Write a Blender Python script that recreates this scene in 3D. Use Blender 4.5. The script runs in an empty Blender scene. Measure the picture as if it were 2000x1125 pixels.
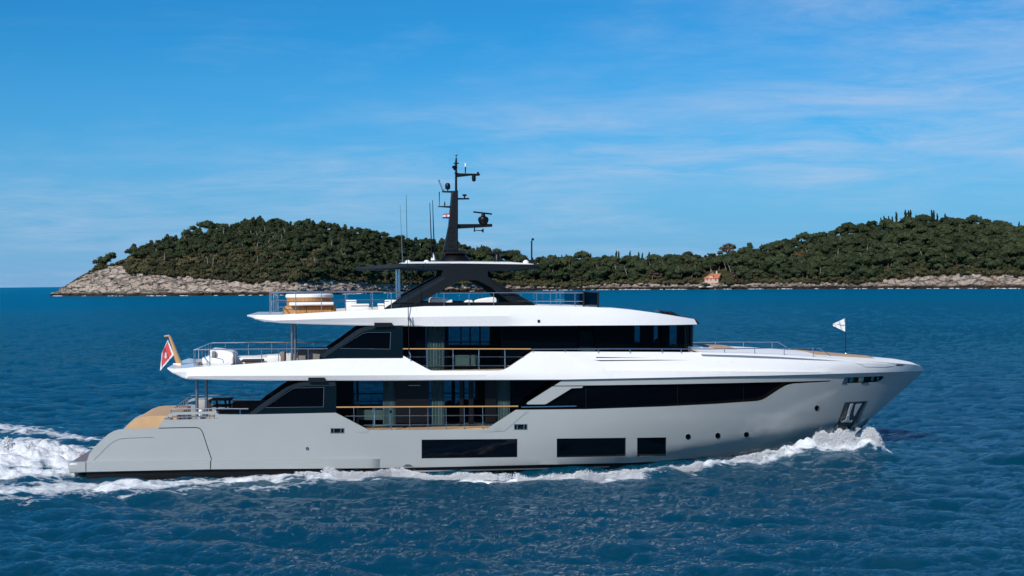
import bpy, bmesh, math, random
import numpy as np
from mathutils import Vector, Matrix
from mathutils.geometry import delaunay_2d_cdt

random.seed(7)
rng = np.random.default_rng(11)
scene = bpy.context.scene
COL = scene.collection

# ------------------------------------------------------------------ camera
F, H = 2727.0, 8.0                       # focal length in pixels of a 2000 px wide frame, eye height
ROLL, PITCH = math.radians(0.60), math.atan(11.45 / 2727)
fwd = Vector((0, math.cos(PITCH), -math.sin(PITCH)))
up0 = Vector((0, math.sin(PITCH), math.cos(PITCH)))
right = Vector((math.cos(ROLL), 0, 0)) - up0 * math.sin(ROLL)
right.normalize()
up = (-fwd).cross(right).normalized()
CAMR = Matrix((right, up, -fwd)).transposed()
cam = bpy.data.objects.new('camera', bpy.data.cameras.new('camera'))
COL.objects.link(cam)
cam.matrix_world = Matrix.Translation((0, 0, H)) @ CAMR.to_4x4()
cam.data.sensor_width = 36.0
cam.data.lens = 36.0 * F / 2000
cam.data.clip_start, cam.data.clip_end = 0.5, 200000
scene.camera = cam

# ------------------------------------------------------------------ sky and sun
SUN = Vector((-0.37, -0.75, 0.55)).normalized()
EL, AZ = math.asin(SUN.z), math.atan2(SUN.x, SUN.y)
world = bpy.data.worlds.new('World')
scene.world = world
world.use_nodes = True
wt = world.node_tree
wt.nodes.clear()


def N(t, typ, **kw):
    n = t.nodes.new(typ)
    for k, v in kw.items():
        if k in n.inputs:
            n.inputs[k].default_value = v
        else:
            setattr(n, k, v)
    return n


def L(t, a, b):
    t.links.new(a, b)


def math_(t, op, a, b=None, c=None, clamp=False):
    n = t.nodes.new('ShaderNodeMath')
    n.operation = op
    n.use_clamp = clamp
    for i, v in enumerate((a, b, c)):
        if v is None:
            continue
        if isinstance(v, (int, float)):
            n.inputs[i].default_value = v
        else:
            t.links.new(v, n.inputs[i])
    return n.outputs[0]


def mixc(t, fac, a, b, blend='MIX'):
    n = t.nodes.new('ShaderNodeMix')
    n.data_type = 'RGBA'
    n.blend_type = blend
    for sock, v in ((n.inputs[0], fac), (n.inputs[6], a), (n.inputs[7], b)):
        if isinstance(v, (int, float)):
            sock.default_value = v
        elif isinstance(v, (tuple, list)):
            sock.default_value = (*v, 1) if len(v) == 3 else v
        else:
            t.links.new(v, sock)
    return n.outputs[2]


def ramp(t, val, stops):
    n = t.nodes.new('ShaderNodeValToRGB')
    e = n.color_ramp.elements
    while len(e) < len(stops):
        e.new(0.5)
    for k, (p, c) in enumerate(stops):
        e[k].position = p
        e[k].color = (c, c, c, 1) if isinstance(c, (int, float)) else (*c, 1)
    if val is not None:
        t.links.new(val, n.inputs[0])
    return n.outputs[0]


sky = N(wt, 'ShaderNodeTexSky', sky_type='NISHITA')
sky.sun_disc = False
sky.sun_elevation, sky.sun_rotation = EL, AZ
sky.altitude, sky.air_density, sky.dust_density, sky.ozone_density = 0, 1.0, 0.0, 5.0
tint = mixc(wt, 1.0, sky.outputs[0], (0.13, 0.69, 0.99), 'MULTIPLY')
tc = N(wt, 'ShaderNodeTexCoord')
sep = N(wt, 'ShaderNodeSeparateXYZ')
L(wt, tc.outputs['Generated'], sep.inputs[0])
hz_ = ramp(wt, sep.outputs[2], [(0.0, 1.0), (0.04, 0.75), (0.10, 0.30), (0.17, 0.0)])
tint = mixc(wt, math_(wt, 'MULTIPLY', hz_, 0.85), tint, (1.95, 3.75, 6.9))
zz = math_(wt, 'ADD', math_(wt, 'MAXIMUM', sep.outputs[2], 0.0), 0.10)
cmb = N(wt, 'ShaderNodeCombineXYZ')
L(wt, math_(wt, 'DIVIDE', sep.outputs[0], zz), cmb.inputs[0])
L(wt, math_(wt, 'DIVIDE', sep.outputs[1], zz), cmb.inputs[1])


def cloud(scale, rot, stretch, seed, lo, hi, detail=9, rough=0.6, dist=0.5):
    mp = N(wt, 'ShaderNodeMapping')
    mp.inputs['Rotation'].default_value = (0, 0, math.radians(rot))
    mp.inputs['Scale'].default_value = (stretch, 1.0, 1)
    mp.inputs['Location'].default_value = (seed, seed * 0.7, 0)
    L(wt, cmb.outputs[0], mp.inputs[0])
    no = N(wt, 'ShaderNodeTexNoise', Scale=scale, Detail=detail, Roughness=rough, Distortion=dist)
    L(wt, mp.outputs[0], no.inputs['Vector'])
    return ramp(wt, no.outputs[0], [(lo, 0.0), (hi, 1.0)])


c1 = cloud(0.40, 25, 0.9, 9.4, 0.43, 0.70)
c2 = cloud(2.3, 32, 0.7, 8.3, 0.34, 0.70, rough=0.70)
c3 = cloud(0.8, 8, 0.35, 1.7, 0.46, 0.80)
cm = math_(wt, 'ADD', math_(wt, 'MULTIPLY', math_(wt, 'MULTIPLY', c1, c2), 1.5), math_(wt, 'MULTIPLY', c3, 0.16), clamp=True)
cm = math_(wt, 'MULTIPLY', cm, 0.60)
skyc = mixc(wt, cm, tint, (4.6, 5.9, 8.0))
bg = N(wt, 'ShaderNodeBackground', Strength=0.1)
L(wt, skyc, bg.inputs[0])
wo = N(wt, 'ShaderNodeOutputWorld')
L(wt, bg.outputs[0], wo.inputs[0])

sun = bpy.data.objects.new('sun', bpy.data.lights.new('sun', 'SUN'))
COL.objects.link(sun)
sun.data.energy = 4.2
sun.data.angle = math.radians(0.53)
sun.data.color = (1.0, 0.95, 0.88)
sun.rotation_euler = SUN.to_track_quat('Z', 'Y').to_euler()

scene.view_settings.view_transform = 'Standard'
scene.view_settings.look = 'None'
scene.view_settings.gamma = 1.0
scene.view_settings.exposure = 0.0
scene.cycles.max_bounces = 8
scene.cycles.transparent_max_bounces = 12

# ------------------------------------------------------------------ materials
MATS = {}


def mat(name, color, rough=0.5, metal=0.0, spec=0.5, coat=0.0, noise=None, bump=None):
    m = bpy.data.materials.new(name)
    m.use_nodes = True
    t = m.node_tree
    b = t.nodes['Principled BSDF']
    b.inputs['Base Color'].default_value = (*color, 1)
    b.inputs['Roughness'].default_value = rough
    b.inputs['Metallic'].default_value = metal
    b.inputs['Specular IOR Level'].default_value = spec
    b.inputs['Coat Weight'].default_value = coat
    b.inputs['Coat Roughness'].default_value = 0.05
    if noise:
        sc, amt = noise
        g = N(t, 'ShaderNodeTexCoord')
        n = N(t, 'ShaderNodeTexNoise', Scale=sc, Detail=6, Roughness=0.6)
        L(t, g.outputs['Object'], n.inputs['Vector'])
        lo = tuple(c * (1 - amt) for c in color)
        hi = tuple(min(1, c * (1 + amt)) for c in color)
        L(t, mixc(t, n.outputs[0], lo, hi), b.inputs['Base Color'])
        r = math_(t, 'ADD', math_(t, 'MULTIPLY', n.outputs[0], 0.16), rough - 0.08)
        L(t, r, b.inputs['Roughness'])
    if bump:
        sc, dist = bump
        g = N(t, 'ShaderNodeTexCoord')
        n = N(t, 'ShaderNodeTexNoise', Scale=sc, Detail=5)
        L(t, g.outputs['Object'], n.inputs['Vector'])
        bp = N(t, 'ShaderNodeBump', Strength=1.0, Distance=dist)
        L(t, n.outputs[0], bp.inputs['Height'])
        L(t, bp.outputs[0], b.inputs['Normal'])
    MATS[name] = m
    return m


GREY = mat('grey_gelcoat', (0.345, 0.368, 0.368), 0.22, 0.0, 0.5, 0.5, noise=(0.5, 0.05), bump=(0.35, 0.012))
WHITE = mat('white_gelcoat', (0.80, 0.79, 0.785), 0.28, 0, 0.5, 0.3, noise=(0.7, 0.03))
WDECK = mat('white_nonslip_deck', (0.86, 0.85, 0.84), 0.75, 0, 0.15, 0.0, noise=(1.5, 0.03))
BLACK = mat('black_paint', (0.004, 0.004, 0.005), 0.4, 0, 0.25, 0.0)
CARBON = mat('dark_metallic_paint', (0.006, 0.008, 0.010), 0.42, 0.0, 0.25, 0.0)
SLATE = mat('slate_paint', (0.010, 0.018, 0.025), 0.38, 0.0, 0.3, 0.0)
NIGHT = mat('midnight_panel', (0.0020, 0.0075, 0.012), 0.16, 0, 0.25)
HGLASS = mat('hull_glass', (0.0015, 0.002, 0.004), 0.04, 0, 0.5)
BRUSH = mat('brushed_steel', (0.74, 0.75, 0.76), 0.42, 0.45)
POCKM = mat('pocket_steel', (0.11, 0.14, 0.155), 0.35, 0.5)
BGLASS = mat('black_glass', (0.001, 0.0015, 0.003), 0.03, 0, 0.12)
STEEL = mat('stainless_steel', (0.62, 0.63, 0.65), 0.22, 1.0)
DSTEEL = mat('dull_steel', (0.30, 0.31, 0.33), 0.35, 0.9)
CUSHION = mat('white_cushion', (0.80, 0.80, 0.80), 0.9, 0, 0.2, bump=(6, 0.01))
GCUSHION = mat('grey_cushion', (0.20, 0.19, 0.185), 0.9, 0, 0.2, bump=(6, 0.01))
DCUSHION = mat('charcoal_cushion', (0.035, 0.04, 0.045), 0.9, 0, 0.2)
CURTAIN = mat('curtain_cloth', (0.50, 0.53, 0.47), 0.9, 0, 0.1)
CREAM = mat('cream_lacquer', (0.33, 0.36, 0.27), 0.6)
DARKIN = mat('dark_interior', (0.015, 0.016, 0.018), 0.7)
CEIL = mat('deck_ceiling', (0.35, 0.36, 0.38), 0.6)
RED = mat('red_bunting', (0.58, 0.085, 0.09), 0.8, 0, 0.1)
BLUE = mat('blue_bunting', (0.02, 0.06, 0.35), 0.8, 0, 0.1)
WBUNT = mat('white_bunting', (0.75, 0.76, 0.78), 0.8, 0, 0.1)
LENS = mat('lamp_glass', (0.75, 0.78, 0.8), 0.15)


def teak(name, c1, c2, axis=1, scale=9.0):
    m = mat(name, c1, 0.65)
    t = m.node_tree
    b = t.nodes['Principled BSDF']
    g = N(t, 'ShaderNodeTexCoord')
    s = N(t, 'ShaderNodeSeparateXYZ')
    L(t, g.outputs['Object'], s.inputs[0])
    w = math_(t, 'FRACT', math_(t, 'MULTIPLY', s.outputs[axis], scale))
    line = ramp(t, w, [(0.0, 0.0), (0.10, 1.0)])
    n = N(t, 'ShaderNodeTexNoise', Scale=3.0, Detail=5)
    L(t, g.outputs['Object'], n.inputs['Vector'])
    L(t, mixc(t, line, tuple(x * 0.3 for x in c1), mixc(t, n.outputs[0], c1, c2)), b.inputs['Base Color'])
    return m


TEAK = teak('teak_planks', (0.50, 0.31, 0.155), (0.64, 0.42, 0.23))
TEAKV = teak('teak_cladding', (0.37, 0.17, 0.05), (0.50, 0.26, 0.09), axis=0, scale=6.0)
TEAKG = teak('weathered_teak', (0.17, 0.14, 0.16), (0.24, 0.20, 0.21), axis=1, scale=9.0)
VARN = mat('varnished_teak', (0.50, 0.29, 0.12), 0.3, 0, 0.5, 0.5)


def glass(name, tr, ior=1.45):
    m = bpy.data.materials.new(name)
    m.use_nodes = True
    t = m.node_tree
    t.nodes.clear()
    a = N(t, 'ShaderNodeBsdfTransparent')
    a.inputs[0].default_value = (*tr, 1)
    g = N(t, 'ShaderNodeBsdfGlossy', Roughness=0.02)
    g.inputs[0].default_value = (0.8, 0.8, 0.8, 1)
    f = N(t, 'ShaderNodeFresnel', IOR=ior)
    x = N(t, 'ShaderNodeMixShader')
    L(t, f.outputs[0], x.inputs[0])
    L(t, a.outputs[0], x.inputs[1])
    L(t, g.outputs[0], x.inputs[2])
    o = N(t, 'ShaderNodeOutputMaterial')
    L(t, x.outputs[0], o.inputs[0])
    return m


GLASS = glass('tinted_glass', (0.61, 0.69, 0.73), 1.16)
SMOKE = glass('smoked_glass', (0.58, 0.64, 0.68), 1.3)


# ------------------------------------------------------------------ helpers
def tag(o, label=None, cat=None, group=None, kind=None):
    if label: o['label'] = label
    if cat: o['category'] = cat
    if group: o['group'] = group
    if kind: o['kind'] = kind
    return o


def finish(me, smooth=35):
    if smooth:
        me.polygons.foreach_set('use_smooth', [True] * len(me.polygons))
        me.set_sharp_from_angle(angle=math.radians(smooth))


def np_mesh(name, v, f, smooth=False):
    """v (n,3), f (m,k) numpy arrays -> mesh"""
    me = bpy.data.meshes.new(name)
    v = np.asarray(v, dtype=np.float32)
    f = np.asarray(f, dtype=np.int32)
    m, k = f.shape
    me.vertices.add(len(v))
    me.vertices.foreach_set('co', v.ravel())
    me.loops.add(m * k)
    me.loops.foreach_set('vertex_index', f.ravel())
    me.polygons.add(m)
    me.polygons.foreach_set('loop_start', np.arange(0, m * k, k, dtype=np.int32))
    me.polygons.foreach_set('use_smooth', np.full(m, smooth, dtype=bool))
    me.update(calc_edges=True)
    return me


def obj(name, me, m=None, parent=None):
    o = bpy.data.objects.new(name, me)
    COL.objects.link(o)
    if m is not None:
        for mm in (m if isinstance(m, (list, tuple)) else [m]):
            me.materials.append(mm)
    if parent is not None:
        o.parent = parent
    return o


def empty(name, loc=(0, 0, 0), rz=0.0, parent=None):
    o = bpy.data.objects.new(name, None)
    COL.objects.link(o)
    o.location = loc
    o.rotation_euler = (0, 0, rz)
    o.empty_display_size = 0.2
    if parent: o.parent = parent
    return o


# yacht frame: x forward, y to port (away from the camera), z up; the hull is yawed 6.3 degrees
YAW = math.radians(6.3)
ORG = Vector((0.0, 63.75, 0.0))
RZ = Matrix.Rotation(YAW, 3, 'Z')
RZI = RZ.transposed()
EYE = RZI @ (Vector((0, 0, H)) - ORG)


def ray(px, py):
    return (CAMR @ Vector(((px - 1000) / F, -(py - 562.5) / F, -1.0)))


def P(px, py, yl=-3.75):
    """the point of the yacht frame seen at a pixel, on the plane y = yl"""
    d = RZI @ ray(px, py)
    return EYE + d * ((yl - EYE.y) / d.y)


def W(px, py, z=0.0):
    d = ray(px, py)
    return Vector((0, 0, H)) + d * ((z - H) / d.z)


def WD(px, py, D):
    d = ray(px, py)
    return Vector((0, 0, H)) + d * (D / d.y)


def hor(px):
    return 561 - (px - 50) * 0.01047


def lerp(a, b, t):
    return a + (b - a) * min(1, max(0, t))


def sstep(a, b, x):
    t = min(1, max(0, (x - a) / (b - a)))
    return t * t * (3 - 2 * t)


def pl(pts, x):
    """piecewise linear"""
    if x <= pts[0][0]: return pts[0][1]
    for (x0, y0), (x1, y1) in zip(pts, pts[1:]):
        if x <= x1:
            return y0 + (y1 - y0) * (x - x0) / (x1 - x0)
    return pts[-1][1]


BEAM = 3.75
_t, _b = P(1805, 724, 0), P(1673, 845, 0)
STEM_K = (_t.x - _b.x) / (_t.z - _b.z)
DECKZ = _t.z


def stem_x(z):
    if z < 0.6:
        return _b.x + (0.6 - _b.z) * STEM_K - (0.6 - z) * 0.8
    return _b.x + (z - _b.z) * STEM_K


CHINE = [(-30, -0.6), (2.0, 0.10), (5.3, 0.38), (11.2, 0.93), (13.8, 1.15), (18, 1.6)]


def hb(x, z):
    t = min(1.15, max(0, z / 4.2))
    Lt = lerp(19, 15, t)
    u = min(1, max(0, (stem_x(z) - x) / Lt))
    p = lerp(1.75, 2.4, t)
    q = lerp(0.95, 0.70, t)
    h = BEAM * max(0, 1 - (1 - u) ** p) ** q
    zc = pl(CHINE, x)
    if z < zc:
        h -= (zc - z) * 0.85
    if x < -13:
        h -= 0.010 * (x + 13) ** 2
    return max(h, 0.0)


def solve(hbf):
    def s(px, py, off=0.0):
        d = RZI @ ray(px, py)
        y = -3.0
        for _ in range(40):
            p = EYE + d * ((y - EYE.y) / d.y)
            y1 = -max(0.0, hbf(p.x, p.z) + off)
            if abs(y1 - y) < 1e-4:
                break
            y = y * 0.5 + y1 * 0.5
        p = EYE + d * ((y - EYE.y) / d.y)
        return p
    return s


side = solve(hb)


def plane(yl):
    return lambda px, py, off=0.0: P(px, py, yl - off)


def resample(poly, step, closed=True):
    out = []
    n = len(poly)
    for i in range(n if closed else n - 1):
        a, b = poly[i], poly[(i + 1) % n]
        d = math.hypot(b[0] - a[0], b[1] - a[1])
        k = max(1, int(math.ceil(d / step)))
        for j in range(k):
            t = j / k
            out.append((a[0] + (b[0] - a[0]) * t, a[1] + (b[1] - a[1]) * t))
    if not closed:
        out.append(poly[-1])
    return out


def smooth_poly(pts, n=6):
    """Catmull-Rom through open points"""
    out = []
    for i in range(len(pts) - 1):
        p0 = pts[max(0, i - 1)]; p1 = pts[i]; p2 = pts[i + 1]; p3 = pts[min(len(pts) - 1, i + 2)]
        for j in range(n):
            t = j / n
            out.append(tuple(0.5 * ((2 * p1[k]) + (-p0[k] + p2[k]) * t + (2 * p0[k] - 5 * p1[k] + 4 * p2[k] - p3[k]) * t * t
                                    + (-p0[k] + 3 * p1[k] - 3 * p2[k] + p3[k]) * t ** 3) for k in range(2)))
    out.append(tuple(pts[-1]))
    return out


def inpoly(poly, pts):
    poly = np.asarray(poly); pts = np.asarray(pts)
    x, y = pts[:, 0], pts[:, 1]
    r = np.zeros(len(pts), bool)
    j = len(poly) - 1
    for i in range(len(poly)):
        xi, yi = poly[i]; xj, yj = poly[j]
        if yi != yj:
            c = ((yi > y) != (yj > y)) & (x < (xj - xi) * (y - yi) / (yj - yi) + xi)
            r ^= c
        j = i
    return r


def skin(name, outer, m, parent, holes=(), off=None, thick=0.08, grid=14, crease=(), surf=None, mirror=True, smooth=35, step=None):
    """a curved solid plate: an outline (pixels of the photograph's side view) laid on a surface of the yacht, with real thickness,
    holes and creases, on both sides of the boat"""
    surf = surf or side
    step = step or grid
    loops = [resample(outer, step)] + [resample(h, step) for h in holes]
    verts, edges = [], []
    for lp in loops:
        b = len(verts)
        verts += lp
        edges += [(b + i, b + (i + 1) % len(lp)) for i in range(len(lp))]
    for c in crease:
        lp = resample(c, step, closed=False)
        b = len(verts)
        verts += lp
        edges += [(b + i, b + i + 1) for i in range(len(lp) - 1)]
    bv = np.array(verts)
    xs = np.arange(bv[:, 0].min() + grid * .5, bv[:, 0].max(), grid)
    ys = np.arange(bv[:, 1].min() + grid * .45, bv[:, 1].max(), grid * 0.8)
    if len(xs) and len(ys):
        gx, gy = np.meshgrid(xs, ys)
        gp = np.stack([gx.ravel(), gy.ravel()], 1)
        k = inpoly(loops[0], gp)
        for h in loops[1:]:
            k &= ~inpoly(h, gp)
        gp = gp[k]
        if len(gp):
            d = np.sqrt(((gp[:, None, :] - bv[None]) ** 2).sum(2)).min(1)
            verts += [tuple(q) for q in gp[d > grid * 0.42]]
    res = delaunay_2d_cdt([Vector(v) for v in verts], edges, [], 0, 0.005)
    V, Fc = res[0], res[2]
    cen = np.array([[sum(V[i].x for i in f) / 3, sum(V[i].y for i in f) / 3] for f in Fc])
    k = inpoly(loops[0], cen)
    for h in loops[1:]:
        k &= ~inpoly(h, cen)
    Fc = [f for f, q in zip(Fc, k) if q]
    used = sorted({i for f in Fc for i in f})
    mp = {v: i for i, v in enumerate(used)}
    pts = [surf(V[i].x, V[i].y, off(V[i].x, V[i].y) if callable(off) else (off or 0.0)) for i in used]
    n = len(pts)
    cnt = {}
    for f in Fc:
        for a, b in ((f[0], f[1]), (f[1], f[2]), (f[2], f[0])):
            cnt[(mp[a], mp[b])] = 1
    first = None
    groups = [(1, -1)] if mirror == 'join' else ([(1,), (-1,)] if mirror else [(1,)])
    for sgns in groups:
        bm = bmesh.new()
        for sgn in sgns:
            fv = [bm.verts.new((p.x, sgn * p.y, p.z)) for p in pts]
            kv = [bm.verts.new((p.x, sgn * (max(p.y, min(p.y + thick, -0.003)) if mirror else p.y + thick), p.z)) for p in pts]
            for f in Fc:
                t = [mp[i] for i in f]
                bm.faces.new([fv[i] for i in t])
                bm.faces.new([kv[i] for i in reversed(t)])
            for (a, b) in cnt:
                if (b, a) not in cnt:
                    bm.faces.new([fv[b], fv[a], kv[a], kv[b]])
        if mirror == 'join':
            bmesh.ops.remove_doubles(bm, verts=[v for v in bm.verts if abs(v.co.y) < 0.02], dist=0.012)
        bmesh.ops.recalc_face_normals(bm, faces=bm.faces)
        me = bpy.data.meshes.new(name)
        bm.to_mesh(me)
        bm.free()
        finish(me, smooth)
        o = obj(name, me, m, parent)
        first = first or o
    return first


class MB:
    """collects solids into one mesh"""

    def __init__(self):
        self.v, self.f, self.m = [], [], []

    def add(self, v, f, mi=0):
        b = len(self.v)
        self.v += [tuple(q) for q in v]
        self.f += [tuple(b + i for i in q) for q in f]
        self.m += [mi] * len(f)
        return self

    def box(self, c, s, rz=0, ry=0, mi=0, bev=0.0):
        bm = bmesh.new()
        bmesh.ops.create_cube(bm, size=1)
        for v in bm.verts:
            v.co = Vector((v.co.x * s[0], v.co.y * s[1], v.co.z * s[2]))
        if bev:
            bmesh.ops.bevel(bm, geom=list(bm.edges), offset=bev, segments=3, profile=0.5, affect='EDGES')
        R = Matrix.Rotation(rz, 3, 'Z') @ Matrix.Rotation(ry, 3, 'Y')
        bm.verts.index_update()
        self.add([R @ v.co + Vector(c) for v in bm.verts], [[v.index for v in f.verts] for f in bm.faces], mi)
        bm.free()
        return self

    def tube(self, pts, r, n=8, mi=0, cap=True):
        pts = [Vector(p) for p in pts]
        rs = r if isinstance(r, (list, tuple)) else [r] * len(pts)
        rings = []
        for i, p in enumerate(pts):
            d = (pts[min(i + 1, len(pts) - 1)] - pts[max(0, i - 1)]).normalized()
            a = d.orthogonal() if i == 0 else (self._a - d * self._a.dot(d))
            a.normalize()
            self._a = a
            b = d.cross(a)
            rings.append([p + (a * math.cos(k * 2 * math.pi / n) + b * math.sin(k * 2 * math.pi / n)) * rs[i] for k in range(n)])
        v = [q for rg in rings for q in rg]
        f = [(i * n + k, i * n + (k + 1) % n, (i + 1) * n + (k + 1) % n, (i + 1) * n + k) for i in range(len(pts) - 1) for k in range(n)]
        if cap:
            f += [tuple(range(n))[::-1], tuple((len(pts) - 1) * n + k for k in range(n))]
        return self.add(v, f, mi)

    def lathe(self, c, prof, n=20, mi=0, sx=1.0, sy=1.0):
        c = Vector(c)
        v = [c + Vector((r * sx * math.cos(k * 2 * math.pi / n), r * sy * math.sin(k * 2 * math.pi / n), z)) for r, z in prof for k in range(n)]
        f = [(i * n + k, i * n + (k + 1) % n, (i + 1) * n + (k + 1) % n, (i + 1) * n + k) for i in range(len(prof) - 1) for k in range(n)]
        f += [tuple(range(n))[::-1], tuple((len(prof) - 1) * n + k for k in range(n))]
        return self.add(v, f, mi)

    def prism(self, poly, y0, y1, mi=0, pts=None):
        """outline in side-view pixels at plane y0, carried across to y1"""
        a = pts or [P(px, py, y0) for px, py in poly]
        n = len(a)
        v = a + [Vector((p.x, y1, p.z)) for p in a]
        f = [tuple(range(n)), tuple(range(2 * n - 1, n - 1, -1))]
        f += [(i, (i + 1) % n, n + (i + 1) % n, n + i) for i in range(n)]
        return self.add(v, f, mi)

    def build(self, name, m, parent=None, smooth=35, bevel=0.0):
        bm = bmesh.new()
        vs = [bm.verts.new(p) for p in self.v]
        for f, mi in zip(self.f, self.m):
            try:
                fc = bm.faces.new([vs[i] for i in f])
                fc.material_index = mi
            except ValueError:
                pass
        bmesh.ops.recalc_face_normals(bm, faces=bm.faces)
        me = bpy.data.meshes.new(name)
        bm.to_mesh(me)
        bm.free()
        finish(me, smooth)
        o = obj(name, me, m, parent)
        if bevel:
            md = o.modifiers.new('bevel', 'BEVEL')
            md.width = bevel
            md.segments = 2
            md.limit_method = 'ANGLE'
            md.angle_limit = math.radians(40)
        return o


def span(name, edge, m, parent, surf=None, off=-0.01, camber=0.0, thick=0.05, nx=11, frac=1.0, dz=0.0, bulge=0.0, step=12):
    """a deck carried across the boat between an edge of the near side and its mirror image"""
    surf = surf or side
    re_ = resample(edge, step, closed=False)
    epx = [q[0] for q in re_]
    e = [surf(px, py, off) for px, py in re_]
    v, f = [], []
    for lay in (0, 1):
        for ip, p in enumerate(e):
            th = thick(epx[ip]) if callable(thick) else thick
            for k in range(nx):
                s = -1 + 2 * k / (nx - 1)
                w = min(1.0, abs(p.y) / 1.5)
                v.append((p.x + bulge * (1 - s * s), s * abs(p.y) * frac, p.z + dz + camber * w * (1 - (s * frac) ** 2) - lay * th))
    m_ = len(e)
    q = m_ * nx
    for i in range(m_ - 1):
        for k in range(nx - 1):
            a = i * nx + k
            f.append((a, a + 1, a + nx + 1, a + nx))
            f.append((q + a, q + a + nx, q + a + nx + 1, q + a + 1))
    for i in range(m_ - 1):
        for k in (0, nx - 1):
            a = i * nx + k
            f.append((a, a + nx, q + a + nx, q + a))
    for i in (0, m_ - 1):
        for k in range(nx - 1):
            a = i * nx + k
            f.append((a, a + 1, q + a + 1, q + a))
    return MB().add(v, f).build(name, m, parent, 30)


def rail(name, yacht, line, posts, r=0.022, m=STEEL, cap=None, mids=(), off=-0.10, surf=None, pr=0.018, far=True):
    surf = surf or side
    for sg in ((1, -1) if far else (1,)):
        fl = lambda p: Vector((p.x, sg * p.y, p.z))
        b = MB()
        b.tube([fl(surf(px, py, off)) for px, py in line], r, 8)
        for md in mids:
            b.tube([fl(surf(px, py, off)) for px, py in md], r * 0.62, 6, 1)
        o = b.build(name, [cap or m, m], yacht)
        for (px, y0, y1) in posts:
            a = surf(px, y0, off)
            c = P(px, y1, a.y)
            MB().tube([fl(Vector((a.x, a.y, c.z))), fl(a)], pr, 6).build('stanchion', m, o)

# ================================================================== THE YACHT
yacht = empty('motor_yacht', ORG, YAW)
tag(yacht, 'three-deck motor yacht with grey hull, white decks and black radar mast, cruising past the headland', 'yacht')


def rect(x0, y0, x1, y1, sl=0.0):
    return [(x0, y0), (x1, y0 + sl), (x1, y1 + sl), (x0, y1)]


def disc(cx, cy, r, n=20, e=1.0):
    return [(cx + r * e * math.cos(k * 2 * math.pi / n), cy + r * math.sin(k * 2 * math.pi / n)) for k in range(n)]


# ---- hull
HULL_TOP = [(1101, 741.3), (1180, 739.8), (1300, 737.5), (1400, 735.2), (1500, 733.6), (1599, 731), (1700, 728), (1770, 725.8), (1805, 724.5)]
STEM = [(1805, 724.5), (1781, 746.5), (1754, 770), (1727, 793.5), (1700, 819), (1673, 845), (1657, 864), (1645, 890), (1636, 920), (1628, 950)]
hull_outer = [(168, 960), (168, 903), (171, 897), (174, 887), (179, 879.5), (185, 873), (193, 864.5), (202, 856), (212, 847.5), (222, 842), (231, 839.4), (242, 838.3),
              (308, 836), (322, 816.5), (329, 809), (337, 805.7), (416, 803.6), (421, 805.2), (427, 809.2), (470, 810), (656, 806.2), (720, 839.6), (950, 838.2), (1008, 800.6), (1145, 799.3), (1300, 794), (1400, 789),
              (1480, 783.5), (1490, 781.2), (1498, 777.5), (1526, 759), (1538, 752.3), (1550, 749.2), (1621, 745.2), (1623, 743.2), (1542, 745.6), (1400, 748.6), (1300, 750.5),
              (1143, 752.8), (1083, 753.3)] + HULL_TOP + STEM[1:] + [(1400, 955), (1000, 960), (600, 962)]
WINS = [[(823.5, 858.8), (1010.5, 857.2), (1010.5, 893.2), (823.5, 895.6)], [(1087.5, 856.6), (1222.5, 855.0), (1222.5, 891.6), (1087.5, 893.6)], [(1244.5, 855), (1301.5, 854.2), (1301.5, 890.4), (1244.5, 891.3)]]
PORTS = [disc(1344, 853, 5.4, e=.9), disc(1402, 851, 5.4, e=.88), disc(1458, 849, 5.4, e=.86), disc(1595.5, 797, 5.2, e=.8)]
SLOT = [(319, 818.8), (326, 814.6), (341, 810.4), (419, 808.4), (425, 813), (426.5, 817.6), (340, 820.2)]
FAIR = [rect(646.5, 837.2, 671.5, 845.6, -0.2), rect(1005, 829.2, 1029, 838.8, -0.3)]
BOWSLOT = [(1650, 737.6), (1722, 734.6), (1727, 736.5), (1722, 741.5), (1712, 746), (1650, 749), (1644.5, 748.8)]
POCKET = [(1651.5, 787), (1692, 784.4), (1676, 818), (1661, 838), (1633, 839), (1641.5, 815)]
chine = [(1237, 904), (1300, 896.5), (1400, 884), (1500, 871.6), (1560, 864), (1630, 856), (1655, 853.5)]
hull = skin('hull', hull_outer, GREY, yacht, holes=WINS + PORTS + [SLOT] + FAIR + [BOWSLOT, POCKET], grid=13, crease=[chine], thick=0.14, smooth=28, mirror='join')
# the forward dark strip under the glass and the dark glass band in it
band = skin('saloon_window_band', [(1012, 801), (1080, 749), (1143, 749), (1300, 747), (1400, 745), (1542, 742.5), (1640, 739.5), (1640, 748), (1552, 754), (1526, 765), (1498, 783), (1480, 789), (1400, 794), (1300, 799), (1145, 804)],
            BGLASS, yacht, off=-0.17, thick=0.05, grid=14)
for x in (1144, 1323, 1452):
    skin('mullion', [(x, 752), (x + .9, 752), (x + .9, 797 - (x - 1144) * .03), (x, 797 - (x - 1144) * .03)], CARBON, band, off=-0.155, thick=0.02, grid=10, mirror=False)
skin('wing_panel', [(1028.5, 788.8), (1031, 785.5), (1079.5, 754.8), (1139, 754.6), (1136, 757.6), (1117, 758.2), (1068, 788.2), (1064, 789.6), (1031, 789.8)], GREY, yacht, off=-0.02, thick=0.10)
skin('trim_strip', [(1018, 794.2), (1125, 792.2), (1127, 793.2), (1122, 794.4), (1018, 796)], STEEL, yacht, off=-0.10, thick=0.03)
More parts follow.
